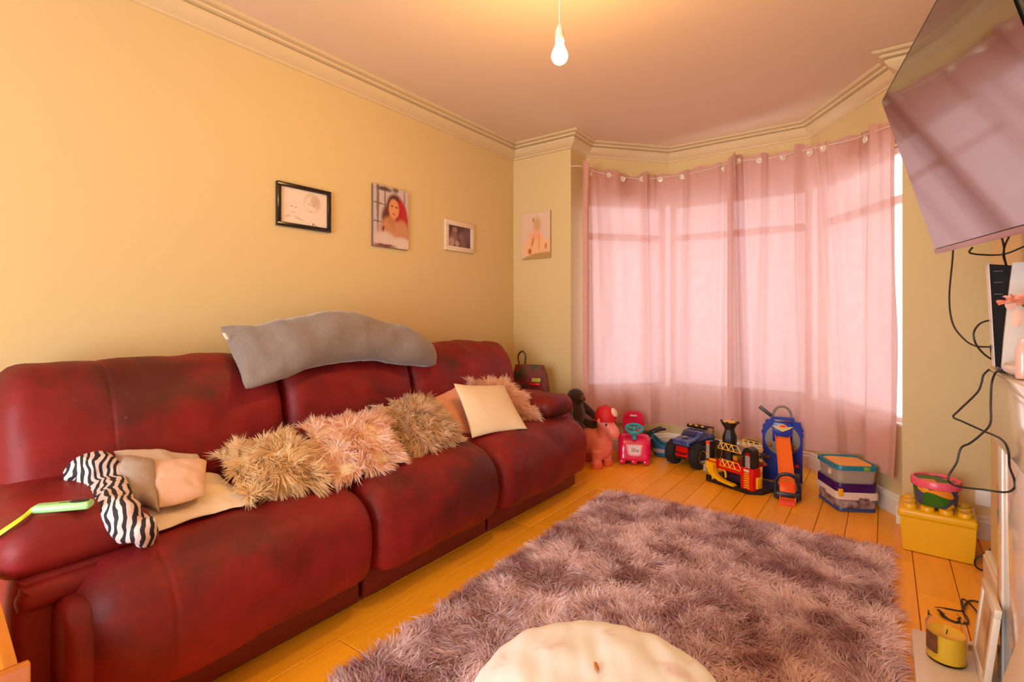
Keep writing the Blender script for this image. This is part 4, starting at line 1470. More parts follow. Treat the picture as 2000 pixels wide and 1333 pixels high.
# ------------------------------------------------------------------ varnished wooden cradle end at the near corner
ow = thing('toy_cradle', 'glossy orange wooden box with curved side panel beside the near sofa arm', 'wooden box', (-1.52, 0.02, 0))
ORW = mat('orange_varnished_wood', (0.62, 0.20, 0.012), 0.22, var=((0.48, 0.13, 0.008), 5, 0.2), stretch=(1, 8, 1), coat=0.4)
cv = MB()
prof_ = [(-1.72, 0.50), (-1.64, 0.485), (-1.56, 0.455), (-1.48, 0.42), (-1.41, 0.385), (-1.36, 0.34), (-1.335, 0.28)]
cv.prism([(p[0], p[1]) for p in catmull([(a_, b_, 0) for a_, b_ in prof_], 24)] + [(-1.335, 0.0), (-1.72, 0.0)], 0.02, Matrix(((1, 0, 0, 0), (0, 0, -1, 0.25), (0, 1, 0, 0), (0, 0, 0, 1))))
cv.build('curved_side', ORW, ow)
MB().span((-1.335, -0.22, 0.0), (-1.315, 0.25, 0.44), bev=0.004).build('front_board', ORW, ow)
MB().span((-1.72, -0.22, 0.02), (-1.335, 0.23, 0.04), bev=0.002).build('bottom_board', ORW, ow)
MB().span((-1.72, -0.22, 0.0), (-1.335, -0.20, 0.44), bev=0.003).build('end_board', ORW, ow)

# ------------------------------------------------------------------ toys: plastic colours
PINKR = mat('pink_rubber', (0.86, 0.23, 0.19), 0.35)
PINKD = mat('orange_pink_hoof', (0.80, 0.14, 0.05), 0.4)
REDC = mat('red_felt', (0.62, 0.004, 0.006), 0.6)
MAG = mat('magenta_plastic', (0.72, 0.004, 0.075), 0.22, coat=0.3)
TEAL = mat('teal_plastic', (0.015, 0.33, 0.36), 0.3)
NAVY = mat('navy_plastic', (0.012, 0.016, 0.05), 0.35)
BLUE = mat('royal_blue_plastic', (0.008, 0.03, 0.36), 0.28)
ORNG = mat('orange_plastic', (0.90, 0.16, 0.006), 0.3)
ORNR = mat('red_orange_plastic', (0.85, 0.07, 0.006), 0.3)
YEL = mat('yellow_plastic', (0.86, 0.44, 0.004), 0.3)
YEL2 = mat('brick_box_yellow', (0.80, 0.43, 0.004), 0.35)
RED = mat('red_plastic', (0.68, 0.006, 0.004), 0.28)
TBLK = mat('toy_black_plastic', (0.014, 0.011, 0.010), 0.38)
GRYP = mat('grey_plastic', (0.24, 0.20, 0.17), 0.4)
WHT = mat('toy_white_plastic', (0.74, 0.60, 0.50), 0.4)
RUB = mat('black_rubber', (0.012, 0.010, 0.010), 0.7)
CRM = mat('cream_felt', (0.80, 0.62, 0.42), 0.8)


def soften(o, vox=0.008, it=8):
    m_ = o.modifiers.new('remesh', 'REMESH')
    m_.mode = 'VOXEL'
    m_.voxel_size = vox
    m_.use_smooth_shade = True
    s_ = o.modifiers.new('smooth', 'SMOOTH')
    s_.iterations = it
    s_.factor = 0.6
    return o


# bouncy hopper animal
hp = thing('hopper_toy', 'pink rubber bouncy hopper animal wearing a red cap beside the far sofa arm', 'toy', (-1.69, 3.415, 0), rz=-10)
b = MB()
b.ball((-0.07, 0, 0.175), (0.165, 0.094, 0.105))
b.ball((0.0, 0, 0.155), (0.095, 0.092, 0.105))
b.ball((0.035, 0, 0.235), (0.06, 0.058, 0.085), rot=(0, 20, 0))
b.ball((0.055, 0, 0.312), (0.072, 0.062, 0.068))
b.ball((0.105, 0, 0.275), (0.068, 0.050, 0.050), rot=(0, 35, 0))
for sx, sy in ((0.02, 0.062), (0.02, -0.062), (-0.15, 0.06), (-0.15, -0.06)):
    b.lathe([(0.0005, 0.004), (0.034, 0.006), (0.039, 0.03), (0.034, 0.07), (0.05, 0.13)], (sx, sy, 0), 16)
b.ball((0.045, 0.066, 0.345), (0.014, 0.026, 0.03))
b.ball((0.045, -0.066, 0.345), (0.014, 0.026, 0.03))
soften(b.build('hopper_body', PINKR, hp, local=True), 0.009, 10)
for sx, sy in ((0.02, 0.062), (0.02, -0.062), (-0.15, 0.06), (-0.15, -0.06)):
    MB().lathe([(0.0005, 0.0), (0.037, 0.001), (0.0425, 0.02), (0.041, 0.038), (0.033, 0.043), (0.0005, 0.043)], (sx, sy, 0), 20).build('hoof', PINKD, hp, local=True)
for sy in (0.055, -0.055):
    MB().ball((0.096, sy, 0.325), (0.008, 0.005, 0.009)).build('eye', TBLK, hp, local=True)
for sy in (0.02, -0.02):
    MB().ball((0.158, sy, 0.262), (0.004, 0.006, 0.004)).build('nostril', PINKD, hp, local=True)
# red cap with a cream badge, on its head
M0 = THM[hp.name]
cp0 = M0 @ Vector((0.052, 0, 0.352))
cap = thing('cap', 'red cap with a cream badge sitting on the pink hopper toy', 'cap', tuple(cp0), rz=-20)
MB().lathe([(0.078, -0.01), (0.081, 0.01), (0.078, 0.042), (0.062, 0.078), (0.035, 0.094), (0.0005, 0.097)], (0, 0, 0), 28, sx=1.0, sy=0.92).build('crown', REDC, cap, local=True)
br = MB()
pl = [(0.070 * math.cos(a_), 0.070 * math.sin(a_)) for a_ in [math.radians(q_) for q_ in range(-70, 71, 10)]]
pl2 = [(0.03 + 0.105 * math.cos(a_), 0.078 * math.sin(a_)) for a_ in [math.radians(q_) for q_ in range(70, -71, -10)]]
br.prism(pl + pl2, 0.006, Matrix.Translation(Vector((0, 0, -0.012))) @ rot3(0, 8, 165))
br.build('brim', REDC, cap, local=True)
MB().ball((0.064, 0.024, 0.056), (0.014, 0.036, 0.034), rot=(0, -28, 20)).build('badge', CRM, cap, local=True)
MB().ball((0.0, 0.0, 0.098), (0.012, 0.012, 0.008)).build('button', REDC, cap, local=True)

# dark plush gorilla sitting on the hopper's back
pg = thing('plush_toy', 'dark brown plush ape sitting behind the pink hopper toy', 'plush toy', (-1.875, 3.365, 0.268), rz=-10)
b = MB()
b.ball((0, 0, 0.10), (0.075, 0.085, 0.115))
b.ball((0.012, 0, 0.235), (0.062, 0.066, 0.062))
b.ball((0.055, 0, 0.218), (0.035, 0.042, 0.032))
b.tube([(0.01, 0.075, 0.16), (0.05, 0.125, 0.11), (0.11, 0.14, 0.055)], [0.036, 0.03, 0.026], 12, smooth=8)
b.tube([(0.01, -0.075, 0.16), (0.05, -0.125, 0.11), (0.10, -0.13, 0.05)], [0.036, 0.03, 0.026], 12, smooth=8)
b.tube([(0.0, 0.05, 0.03), (0.08, 0.075, 0.03), (0.145, 0.07, 0.025)], [0.045, 0.038, 0.032], 12, smooth=8)
b.tube([(0.0, -0.05, 0.03), (0.08, -0.075, 0.03), (0.145, -0.07, 0.025)], [0.045, 0.038, 0.032], 12, smooth=8)
soften(b.build('plush_body', mat('dark_brown_plush', (0.045, 0.018, 0.009), 0.95, sheen=0.4, bump=(120, 0.4)), pg, local=True), 0.009, 6)
MB().ball((0.078, 0, 0.222), (0.018, 0.03, 0.022)).build('muzzle', mat('brown_muzzle', (0.10, 0.045, 0.02), 0.9), pg, local=True)
for s_ in (1, -1):
    MB().ball((0.0, 0.068 * s_, 0.24), (0.012, 0.014, 0.018)).build('ear', mat('brown_muzzle', (0.10, 0.045, 0.02), 0.9), pg, local=True)
    MB().ball((0.066, 0.022 * s_, 0.256), 0.006).build('eye', TBLK, pg, local=True)

# magenta ride-on car: local x = forward
ro = thing('ride_on_car', 'magenta plastic ride-on car with teal steering wheel and white name panel', 'ride-on toy', (-1.545, 3.70, 0), rz=-66)
prof = [(-0.20, 0.04), (-0.20, 0.15), (-0.10, 0.165), (-0.02, 0.20), (0.04, 0.215), (0.085, 0.20), (0.12, 0.15), (0.135, 0.08), (0.13, 0.03), (0.0, 0.022), (-0.12, 0.03)]
puff(prof, -0.118, 0.118, 0.04, n=64, nt=20).build('car_body', MAG, ro, local=True)
for sx, sy in ((0.075, 0.085), (0.075, -0.085), (0.075, 0.0), (-0.13, 0.09), (-0.13, -0.09)):
    MB().box((sx + 0.03 if sx > 0 else sx, sy, 0.022), (0.06, 0.045, 0.034), bev=0.01).build('bumper_lug', MAG, ro, local=True)
for sx in (0.06, -0.12):
    for s_ in (1, -1):
        MB().cyl((sx, s_ * 0.07, 0.03), (sx, s_ * 0.105, 0.03), 0.03, n=18).build('wheel', RUB, ro, local=True)
bk = MB()
pl = [(-0.075, 0), (-0.085, 0.12), (-0.07, 0.175), (-0.03, 0.195), (0.03, 0.195), (0.07, 0.175), (0.085, 0.12), (0.075, 0)]
bk.prism(pl, 0.03, Matrix(((0, 0, -1, -0.17), (1, 0, 0, 0), (0, 1, 0, 0.15), (0, 0, 0, 1))))
bk.build('backrest', MAG, ro, local=True)
MB().box((-0.166, 0.0, 0.31), (0.012, 0.055, 0.014), bev=0.005).build('backrest_grip', WHT, ro, local=True)
MB().box((-0.166, -0.02, 0.20), (0.01, 0.06, 0.05), bev=0.004).build('backrest_panel', GRYP, ro, local=True)
pn = MB()
FMx = Matrix.Translation(Vector((0.131, 0.0, 0.115))) @ rot3(0, -14, 0)
pl = [(-0.062, 0.04), (-0.05, -0.035), (-0.03, -0.046), (0.03, -0.046), (0.05, -0.035), (0.062, 0.04)]
RX = Matrix(((0, 0, 1, 0), (1, 0, 0, 0), (0, 1, 0, 0), (0, 0, 0, 1)))
pn.prism(pl, 0.005, FMx @ RX)
pn.build('panel_rim', mat('pale_pink_plastic', (0.80, 0.22, 0.26), 0.3), ro, local=True)
pn = MB()
pn.prism([(x_ * 0.78, y_ * 0.78) for x_, y_ in pl], 0.0066, FMx @ RX)
pn.build('name_panel', mat('white_name_panel', (0.78, 0.58, 0.56), 0.4), ro, local=True)
tx = bpy.data.curves.new('name_lettering', 'FONT')
tx.body = 'Sha'
tx.size = 0.042
tx.align_x = 'CENTER'
tx.align_y = 'CENTER'
tx.extrude = 0.0003
tx.shear = 0.2
tx.materials.append(mat('dark_lettering', (0.10, 0.03, 0.05), 0.5))
t0_ = bpy.data.objects.new('name_lettering', tx)
COL.objects.link(t0_)
bpy.context.view_layer.update()
me_ = bpy.data.meshes.new_from_object(t0_.evaluated_get(bpy.context.evaluated_depsgraph_get()))
bpy.data.objects.remove(t0_)
me_.transform(FMx @ RX @ Matrix.Translation(Vector((0.004, -0.004, 0.0072))))
to = link('name_lettering', me_, None, ro)
sw = MB()
SM = Matrix.Translation(Vector((0.085, 0.0, 0.262))) @ rot3(0, 24, 0)
rg = []
for i_ in range(28):
    a_ = 2 * math.pi * i_ / 28
    rg.append([SM @ Vector(((0.054 + 0.011 * math.cos(q_)) * math.cos(a_), (0.054 + 0.011 * math.cos(q_)) * 1.1 * math.sin(a_), 0.011 * math.sin(q_))) for q_ in [2 * math.pi * k_ / 10 for k_ in range(10)]])
rg.append(rg[0])
sw.loft(rg, False, False)
for a_ in (0, 120, 240):
    sw.tube([SM @ Vector((0, 0, -0.006)), SM @ Vector((0.052 * math.cos(math.radians(a_)), 0.056 * math.sin(math.radians(a_)), 0))], 0.009, 8)
sw.ball(SM @ Vector((0, 0, -0.002)), 0.018)
sw.build('steering_wheel', TEAL, ro, local=True)
MB().tube([SM @ Vector((0, 0, 0)), (0.10, 0, 0.23), (0.115, 0, 0.185)], [0.014, 0.016, 0.018], 12).build('steering_column', TEAL, ro, local=True)
MB().box((-0.05, 0.03, 0.205), (0.05, 0.06, 0.05), bev=0.01).build('dashboard_toy', ORNR, ro, local=True)

# small red toy car with a navy spoiler, behind
rc_ = thing('toy_car', 'small red and cream toy car with navy spoiler behind the magenta ride-on', 'toy car', (-1.545, 4.04, 0), rz=49)
rc_.scale = (0.78, 0.75, 0.8)
puff([(-0.13, 0.04), (-0.135, 0.10), (-0.08, 0.135), (0.02, 0.14), (0.10, 0.11), (0.135, 0.07), (0.13, 0.035), (0, 0.028)], -0.06, 0.06, 0.02, n=48, nt=14).build('car_body', mat('dark_red_plastic', (0.30, 0.012, 0.008), 0.3), rc_, local=True)
puff([(-0.12, 0.13), (-0.07, 0.15), (0.03, 0.15), (0.10, 0.118), (0.0, 0.125)], -0.062, 0.062, 0.012, n=40, nt=10).build('cream_trim', WHT, rc_, local=True)
puff([(-0.10, 0.15), (-0.08, 0.185), (0.0, 0.19), (0.05, 0.155), (-0.02, 0.148)], -0.05, 0.05, 0.015, n=40, nt=10).build('cabin', TEAL, rc_, local=True)
puff([(-0.10, 0.19), (0.0, 0.20), (0.10, 0.225), (0.155, 0.226), (0.10, 0.212), (0.0, 0.186)], -0.055, 0.055, 0.012, n=40, nt=10).build('spoiler', NAVY, rc_, local=True)
for sx in (-0.08, 0.085):
    for s_ in (1, -1):
        MB().cyl((sx, s_ * 0.05, 0.034), (sx, s_ * 0.075, 0.034), 0.034, n=20).build('wheel', WHT, rc_, local=True)

# teal open boat / wagon
bo = thing('toy_boat', 'open teal and blue plastic toy boat lying by the skirting under the window', 'toy boat', (-1.385, 3.95, 0), rz=8)
bo.scale = (0.78, 0.78, 0.9)
outer = [(-0.14, 0), (-0.12, 0.055), (-0.05, 0.075), (0.06, 0.07), (0.13, 0.04), (0.15, 0), (0.13, -0.04), (0.06, -0.07), (-0.05, -0.075), (-0.12, -0.055)]
oc = [(p.x, p.y) for p in catmull([(a_, b_, 0) for a_, b_ in outer], 40, True)]


def sheer(x_):
    return 0.115 + 0.55 * max(0, -x_ - 0.04) + 0.35 * max(0, x_ - 0.05)


MB().loft([[(x_ * 0.78, y_ * 0.7, 0.006) for x_, y_ in oc], [(x_ * 0.92, y_ * 0.9, 0.04) for x_, y_ in oc], [(x_, y_, sheer(x_)) for x_, y_ in oc], [(x_ * 0.93, y_ * 0.88, sheer(x_)) for x_, y_ in oc], [(x_ * 0.8, y_ * 0.74, 0.03) for x_, y_ in oc]]).build('hull', mat('blue_teal_plastic', (0.012, 0.14, 0.28), 0.3), bo, local=True)
MB().loft([[(x_ * 0.925, y_ * 0.905, 0.042) for x_, y_ in oc], [(x_ * 0.975, y_ * 0.965, 0.07) for x_, y_ in oc], [(x_ * 0.985, y_ * 0.975, 0.076) for x_, y_ in oc]], False, False).build('rub_rail', mat('lilac_plastic', (0.42, 0.32, 0.38), 0.4), bo, local=True)
MB().box((0.02, 0.0, 0.05), (0.12, 0.07, 0.03), bev=0.008).build('seat', mat('dark_green_plastic', (0.02, 0.10, 0.06), 0.4), bo, local=True)
MB().tube([(-0.14, 0, 0.16), (-0.16, 0, 0.18), (-0.15, 0, 0.205), (-0.125, 0, 0.20)], 0.008, 8, smooth=12).build('prow_hook', NAVY, bo, local=True)
MB().box((0.10, -0.062, 0.03), (0.04, 0.02, 0.05), bev=0.006).build('figure_block', WHT, bo, local=True)

# monster truck: local x forward
mt = thing('monster_truck', 'toy monster truck with blue body, red chassis and huge black tyres', 'toy truck', (-1.155, 3.90, 0), rz=-106)
for sx in (0.10, -0.11):
    for s_ in (1, -1):
        w = MB().lathe([(0.045, -0.036), (0.07, -0.038), (0.084, -0.028), (0.087, 0.0), (0.084, 0.028), (0.07, 0.038), (0.045, 0.036)], (sx, s_ * 0.098, 0.087), 28, rot=(90, 0, 0)).build('tyre', RUB, mt, local=True)
        MB().lathe([(0.0005, -0.03), (0.03, -0.03), (0.047, -0.037), (0.047, 0.037), (0.03, 0.03), (0.0005, 0.03)], (sx, s_ * 0.098, 0.087), 20, rot=(90, 0, 0)).build('wheel_rim', YEL, w, local=True)
        for k_ in range(14):
            a_ = 2 * math.pi * k_ / 14
            MB().box((sx + 0.0875 * math.cos(a_), s_ * 0.098, 0.087 + 0.0875 * math.sin(a_)), (0.006, 0.05, 0.012), rot=(0, -math.degrees(a_), 0)).build('tread_block', RUB, w, local=True, smooth=False)
for sx in (0.10, -0.11):
    MB().cyl((sx, -0.07, 0.087), (sx, 0.07, 0.087), 0.012, n=12).build('axle', TBLK, mt, local=True)
MB().box((0.0, 0, 0.125), (0.29, 0.08, 0.06), bev=0.008).build('chassis', RED, mt, local=True)
for s_ in (1, -1):
    MB().box((0.145, s_ * 0.042, 0.115), (0.02, 0.014, 0.10), rot=(0, 8, 0), bev=0.003).build('front_strut', RED, mt, local=True)
MB().box((0.148, 0, 0.145), (0.012, 0.09, 0.014), bev=0.003).build('front_crossbar', RED, mt, local=True)
MB().box((0.15, 0, 0.085), (0.025, 0.10, 0.02), bev=0.005).build('front_bumper', RED, mt, local=True)
MB().tube([(0.155, -0.045, 0.105), (0.17, -0.03, 0.10), (0.17, 0.03, 0.10), (0.155, 0.045, 0.105)], 0.004, 8).build('bull_bar', TBLK, mt, local=True)
MB().box((0.152, 0, 0.066), (0.02, 0.045, 0.02), bev=0.004).build('skid_plate', TBLK, mt, local=True)
bd_ = [(-0.17, 0.165), (-0.165, 0.205), (-0.09, 0.212), (-0.06, 0.245), (0.03, 0.247), (0.075, 0.212), (0.165, 0.20), (0.178, 0.175), (0.165, 0.16), (0.0, 0.158)]
puff(bd_, -0.075, 0.075, 0.022, n=72, nt=18).build('truck_body', mat('metallic_blue_paint', (0.02, 0.045, 0.20), 0.25, var=((0.05, 0.09, 0.26), 22, 0.6), coat=0.5), mt, local=True)
MB().box((0.0, 0, 0.160), (0.35, 0.15, 0.018), bev=0.008).build('body_skirt', TBLK, mt, local=True)
MB().box((0.055, 0, 0.231), (0.045, 0.105, 0.004), rot=(0, 38, 0), bev=0.001).build('windscreen', NAVY, mt, local=True)
MB().box((0.115, 0, 0.213), (0.04, 0.035, 0.012), bev=0.004).build('bonnet_scoop', GRYP, mt, local=True)
MB().tube([(-0.045, -0.08, 0.265), (-0.045, 0.08, 0.265)], 0.014, 12).build('light_bar', TBLK, mt, local=True)
for k_ in range(3):
    MB().ball((-0.033, -0.05 + 0.05 * k_, 0.276), (0.008, 0.012, 0.007)).build('roof_lamp', YEL, mt, local=True)
MB().tube([(-0.14, -0.07, 0.20), (-0.15, -0.07, 0.255), (-0.15, 0.07, 0.255), (-0.14, 0.07, 0.20)], 0.006, 8).build('roll_bar', TBLK, mt, local=True)

# garage playset; local x along its front, y towards the window
ga = thing('toy_garage', 'black red and yellow toy parking garage with lattice ramps and a control tower', 'playset', (-0.985, 3.54, 0), rz=-23.8)
bpoly = [(0.0, 0.03), (0.02, 0.0), (0.33, 0.0), (0.385, 0.06), (0.385, 0.25), (0.36, 0.28), (0.02, 0.28), (0.0, 0.26)]
MB().prism(bpoly, 0.026, Matrix.Identity(4)).build('base_plate', TBLK, ga, local=True)


def truss(name, M, w, h, m, par, bw=0.0065, nb=3):
    """open lattice girder: trapezoid outline with zig-zag bracing, in local xy"""
    t_ = MB()
    pts_ = [(0.0, 0.0), (w, 0.0), (w - h * 0.7, h), (h * 0.45, h)]
    seg_ = [(pts_[i], pts_[(i + 1) % 4]) for i in range(4)]
    a_ = 0.0
    zz = [(h * 0.45, h)]
    for k_ in range(1, nb * 2):
        u_ = k_ / (nb * 2)
        zz.append((h * 0.45 + (w - h * 1.15) * u_, 0.0 if k_ % 2 else h))
    seg_ += list(zip(zz[:-1], zz[1:]))
    for p_, q_ in seg_:
        t_.tube([M @ Vector((*p_, 0)), M @ Vector((*q_, 0))], bw / 2, 6)
    return t_.build(name, m, par, local=True)


XZ = lambda x_, y_, z_: Matrix.Translation(Vector((x_, y_, z_))) @ Matrix.Rotation(math.pi / 2, 4, 'X')


def chevrons(M, w, h, n_, m, par, name='chevron_strip'):
    c_ = MB()
    for k_ in range(n_):
        z_ = h * k_ / n_
        t_ = h / n_ * 0.5
        c_.prism([(0, z_), (w / 2, z_ + t_ * 0.9), (w, z_), (w, z_ + t_), (w / 2, z_ + t_ * 1.9), (0, z_ + t_)], 0.0015, M)
    return c_.build(name, m, par, local=True, smooth=False)


MB().box((0.318, 0.045, 0.09), (0.085, 0.08, 0.135), bev=0.006).build('tower_foot', RED, ga, local=True)
tt = MB()
tt.prism([(0.28, 0.155), (0.356, 0.155), (0.356, 0.25), (0.345, 0.272), (0.325, 0.282), (0.308, 0.282), (0.292, 0.272), (0.28, 0.25)], 0.06, Matrix(((1, 0, 0, 0), (0, 0, -1, 0.075), (0, 1, 0, 0), (0, 0, 0, 1))))
tt.build('lift_tower', TBLK, ga, local=True)
chevrons(XZ(0.304, 0.0135, 0.158), 0.032, 0.075, 8, WHT, ga)
chevrons(XZ(0.304, 0.0135, 0.232), 0.032, 0.018, 2, RED, ga)
chevrons(XZ(0.302, 0.0035, 0.032), 0.036, 0.10, 7, YEL, ga)
MB().box((0.3195, 0.003, 0.143), (0.036, 0.003, 0.014)).build('skull_badge', WHT, ga, local=True, smooth=False)
MB().box((0.032, 0.03, 0.145), (0.034, 0.05, 0.24), bev=0.004).build('entry_post', TBLK, ga, local=True)
chevrons(XZ(0.018, 0.0045, 0.150), 0.026, 0.095, 9, WHT, ga)
chevrons(XZ(0.018, 0.0045, 0.045), 0.026, 0.095, 8, YEL, ga)
MB().box((0.03, 0.008, 0.255), (0.03, 0.01, 0.025), bev=0.002).build('entry_sign', ORNR, ga, local=True)
ct = MB().lathe([(0.0005, 0.03), (0.042, 0.03), (0.042, 0.24), (0.046, 0.27), (0.045, 0.30), (0.034, 0.33), (0.030, 0.345), (0.036, 0.36), (0.052, 0.385), (0.054, 0.394), (0.0005, 0.392)], (0.105, 0.13, 0), 8)
cto = ct.build('control_tower', TBLK, ga, local=True, angle=20)
MB().lathe([(0.0005, 0.392), (0.04, 0.392), (0.036, 0.402), (0.0005, 0.404)], (0.105, 0.13, 0), 8).build('tower_cap', YEL, cto, local=True)
for a_ in (20, 110, 200, 290):
    MB().ball((0.105 + 0.054 * math.cos(math.radians(a_)), 0.13 + 0.054 * math.sin(math.radians(a_)), 0.396), 0.008, n=10, m=8).build('tower_knob', TBLK, cto, local=True)
MB().box((0.18, 0.14, 0.140), (0.24, 0.22, 0.014), bev=0.004).build('lower_deck', RED, ga, local=True)
MB().box((0.185, 0.03, 0.122), (0.20, 0.02, 0.046), bev=0.004).build('front_beam', RED, ga, local=True)
MB().box((0.06, 0.022, 0.135), (0.055, 0.04, 0.045), bev=0.008).build('deck_corner', RED, ga, local=True)
MB().box((0.075, 0.0, 0.153), (0.05, 0.01, 0.012), bev=0.003).build('corner_trim', YEL, ga, local=True)
truss('lattice_rail', XZ(0.115, 0.016, 0.126), 0.165, 0.042, YEL, ga)
MB().box((0.17, 0.16, 0.212), (0.28, 0.16, 0.010), rot=(0, 4, 0), bev=0.003).build('upper_deck', TBLK, ga, local=True)
MB().box((0.17, 0.16, 0.2185), (0.20, 0.12, 0.004), rot=(0, 4, 0)).build('roadway', GRYP, ga, local=True, smooth=False)
truss('lattice_rail', XZ(0.055, 0.076, 0.217), 0.175, 0.042, YEL, ga)
truss('lattice_rail', XZ(0.10, 0.245, 0.225), 0.17, 0.042, YEL, ga)
truss('lattice_rail', XZ(0.185, 0.20, 0.15), 0.13, 0.034, mat('ochre_plastic', (0.42, 0.24, 0.02), 0.4), ga)
truss('lattice_rail', XZ(0.19, 0.12, 0.05), 0.09, 0.03, mat('ochre_plastic', (0.42, 0.24, 0.02), 0.4), ga)
MB().box((0.14, 0.14, 0.165), (0.06, 0.05, 0.035), bev=0.006).build('deck_kiosk', mat('amber_plastic', (0.75, 0.27, 0.006), 0.35), ga, local=True)
MB().box((0.18, 0.262, 0.262), (0.09, 0.03, 0.018), bev=0.008).build('roof_hatch', TBLK, ga, local=True)
MB().box((0.287, 0.16, 0.215), (0.02, 0.03, 0.05), bev=0.005).build('lift_gate', YEL, ga, local=True)
MB().box((0.366, 0.06, 0.07), (0.012, 0.05, 0.07), bev=0.004).build('side_button', YEL, ga, local=True)
slide = [(0.035, 0.135), (0.09, 0.135), (0.092, 0.10), (0.105, 0.075), (0.13, 0.058), (0.17, 0.045), (0.24, 0.038), (0.24, 0.026), (0.16, 0.030), (0.11, 0.040), (0.07, 0.058), (0.045, 0.09)]
sc_ = MB()
sp_ = catmull([(a_, b_, 0) for a_, b_ in slide], 48, True)
sc_.prism([(p.x, p.y) for p in sp_], 0.03, XZ(0.0, -0.004 + 0.012, 0.0))
sc_.build('slide_ramp', YEL, ga, local=True)
for x_ in (0.075, 0.12):
    MB().box((x_, 0.0, 0.04), (0.014, 0.012, 0.03), bev=0.003).build('ramp_foot', YEL, ga, local=True)
rl_ = MB()
rl_.tube([(0.10, 0.03, 0.09), (0.125, 0.03, 0.10), (0.148, 0.03, 0.085), (0.15, 0.03, 0.05)], 0.007, 8, smooth=14)
rl_.build('ramp_hoop', YEL, ga, local=True)
MB().box((-0.012, 0.05, 0.075), (0.03, 0.04, 0.07), bev=0.006).build('side_lift', GRYP, ga, local=True)
MB().box((-0.016, 0.04, 0.115), (0.045, 0.05, 0.012), rot=(0, -20, 0), bev=0.003).build('lift_flap', GRYP, ga, local=True)
chevrons(XZ(-0.024, 0.0285, 0.052), 0.022, 0.045, 3, WHT, ga)
MB().box((0.2, 0.13, 0.06), (0.14, 0.16, 0.06), bev=0.006).build('inner_bay', mat('deep_purple_plastic', (0.03, 0.01, 0.025), 0.4), ga, local=True)

# blue track launcher; local x across, y towards the window
la = thing('track_launcher', 'tall blue toy car track launcher with an orange ramp and grey carry handle', 'playset', (-0.552, 3.818, 0), rz=8)
pp = [(-0.118, 0.0), (0.118, 0.0), (0.118, 0.30), (0.126, 0.31), (0.118, 0.335), (0.124, 0.35), (0.112, 0.37), (0.108, 0.395), (0.075, 0.40), (0.07, 0.425), (-0.06, 0.425), (-0.075, 0.405), (-0.10, 0.40), (-0.104, 0.375), (-0.118, 0.365), (-0.115, 0.34), (-0.126, 0.32), (-0.118, 0.30)]
MB().prism(pp, 0.035, XZ(0, 0.035, 0)).build('back_panel', BLUE, la, local=True)
MB().lathe([(0.0005, -0.006), (0.10, -0.006), (0.104, 0.0), (0.0005, 0.004)], (0, -0.002, 0.275), 40, rot=(90, 0, 0)).build('grey_disc', GRYP, la, local=True)
MB().box((0.0, -0.012, 0.33), (0.115, 0.022, 0.13), bev=0.006).build('launch_housing', BLUE, la, local=True)
MB().box((0.0, -0.024, 0.298), (0.075, 0.01, 0.016), bev=0.004).build('launch_slot', NAVY, la, local=True)
MB().box((0.0, 0.002, 0.395), (0.10, 0.008, 0.03), bev=0.006).build('visor', mat('plum_plastic', (0.10, 0.03, 0.07), 0.3), la, local=True)
wg = [(-0.062, 0.022), (-0.03, 0.016), (-0.018, 0.03), (0.0, 0.034), (0.02, 0.028), (0.03, 0.016), (0.064, 0.020), (0.045, 0.004), (0.0, -0.018), (-0.045, 0.006)]
MB().prism(wg, 0.003, XZ(0, -0.0235, 0.352)).build('winged_badge', mat('badge_cream', (0.80, 0.58, 0.20), 0.4), la, local=True)
MB().prism([(-0.024, 0.016), (-0.008, 0.026), (0.012, 0.028), (0.028, 0.018), (0.005, 0.010)], 0.004, XZ(0, -0.0235, 0.352)).build('badge_flame', ORNR, la, local=True)
hd = MB()
hd.tube([(-0.052, 0.018, 0.415), (-0.05, 0.018, 0.455), (-0.028, 0.018, 0.487), (0.0, 0.018, 0.495), (0.028, 0.018, 0.487), (0.05, 0.018, 0.455), (0.052, 0.018, 0.415)], 0.008, 10, smooth=24)
hd.build('carry_handle', GRYP, la, local=True)
MB().box((-0.10, 0.018, 0.455), (0.095, 0.022, 0.024), rot=(0, 38, 0), bev=0.004).build('lever', mat('dark_grey_plastic', (0.05, 0.04, 0.04), 0.4), la, local=True)
tk = [(0.0, -0.02, 0.302), (0.002, -0.055, 0.29), (0.012, -0.15, 0.22), (0.022, -0.27, 0.13), (0.028, -0.36, 0.065), (0.03, -0.41, 0.028), (0.03, -0.45, 0.012)]
tc_ = catmull(tk, 30)
rg = []
for p in tc_:
    hw = 0.043
    rg.append([(p.x - hw, p.y, p.z + 0.010), (p.x - hw, p.y, p.z - 0.004), (p.x + hw, p.y, p.z - 0.004), (p.x + hw, p.y, p.z + 0.010), (p.x + hw - 0.005, p.y, p.z + 0.010), (p.x + hw - 0.005, p.y, p.z), (p.x - hw + 0.005, p.y, p.z), (p.x - hw + 0.005, p.y, p.z + 0.010)])
MB().loft(rg).build('orange_track', ORNG, la, local=True, angle=30)
ar = MB()
arch = [(-0.062, 0.0), (-0.062, 0.085), (-0.045, 0.125), (0.0, 0.142), (0.045, 0.125), (0.062, 0.085), (0.062, 0.0)]
ar.tube([(x_ + 0.028, -0.335 + (0.0 if z_ > 0.09 else -0.05 * (1 - z_ / 0.09)), max(0.01, z_)) for x_, z_ in arch], 0.011, 8, smooth=30)
ar.build('start_arch', NAVY, la, local=True)
MB().box((0.03, -0.40, 0.035), (0.13, 0.035, 0.035), bev=0.008).build('arch_foot', TBLK, la, local=True)
MB().box((0.03, -0.335, 0.018), (0.12, 0.12, 0.03), bev=0.006).build('launch_base', NAVY, la, local=True)
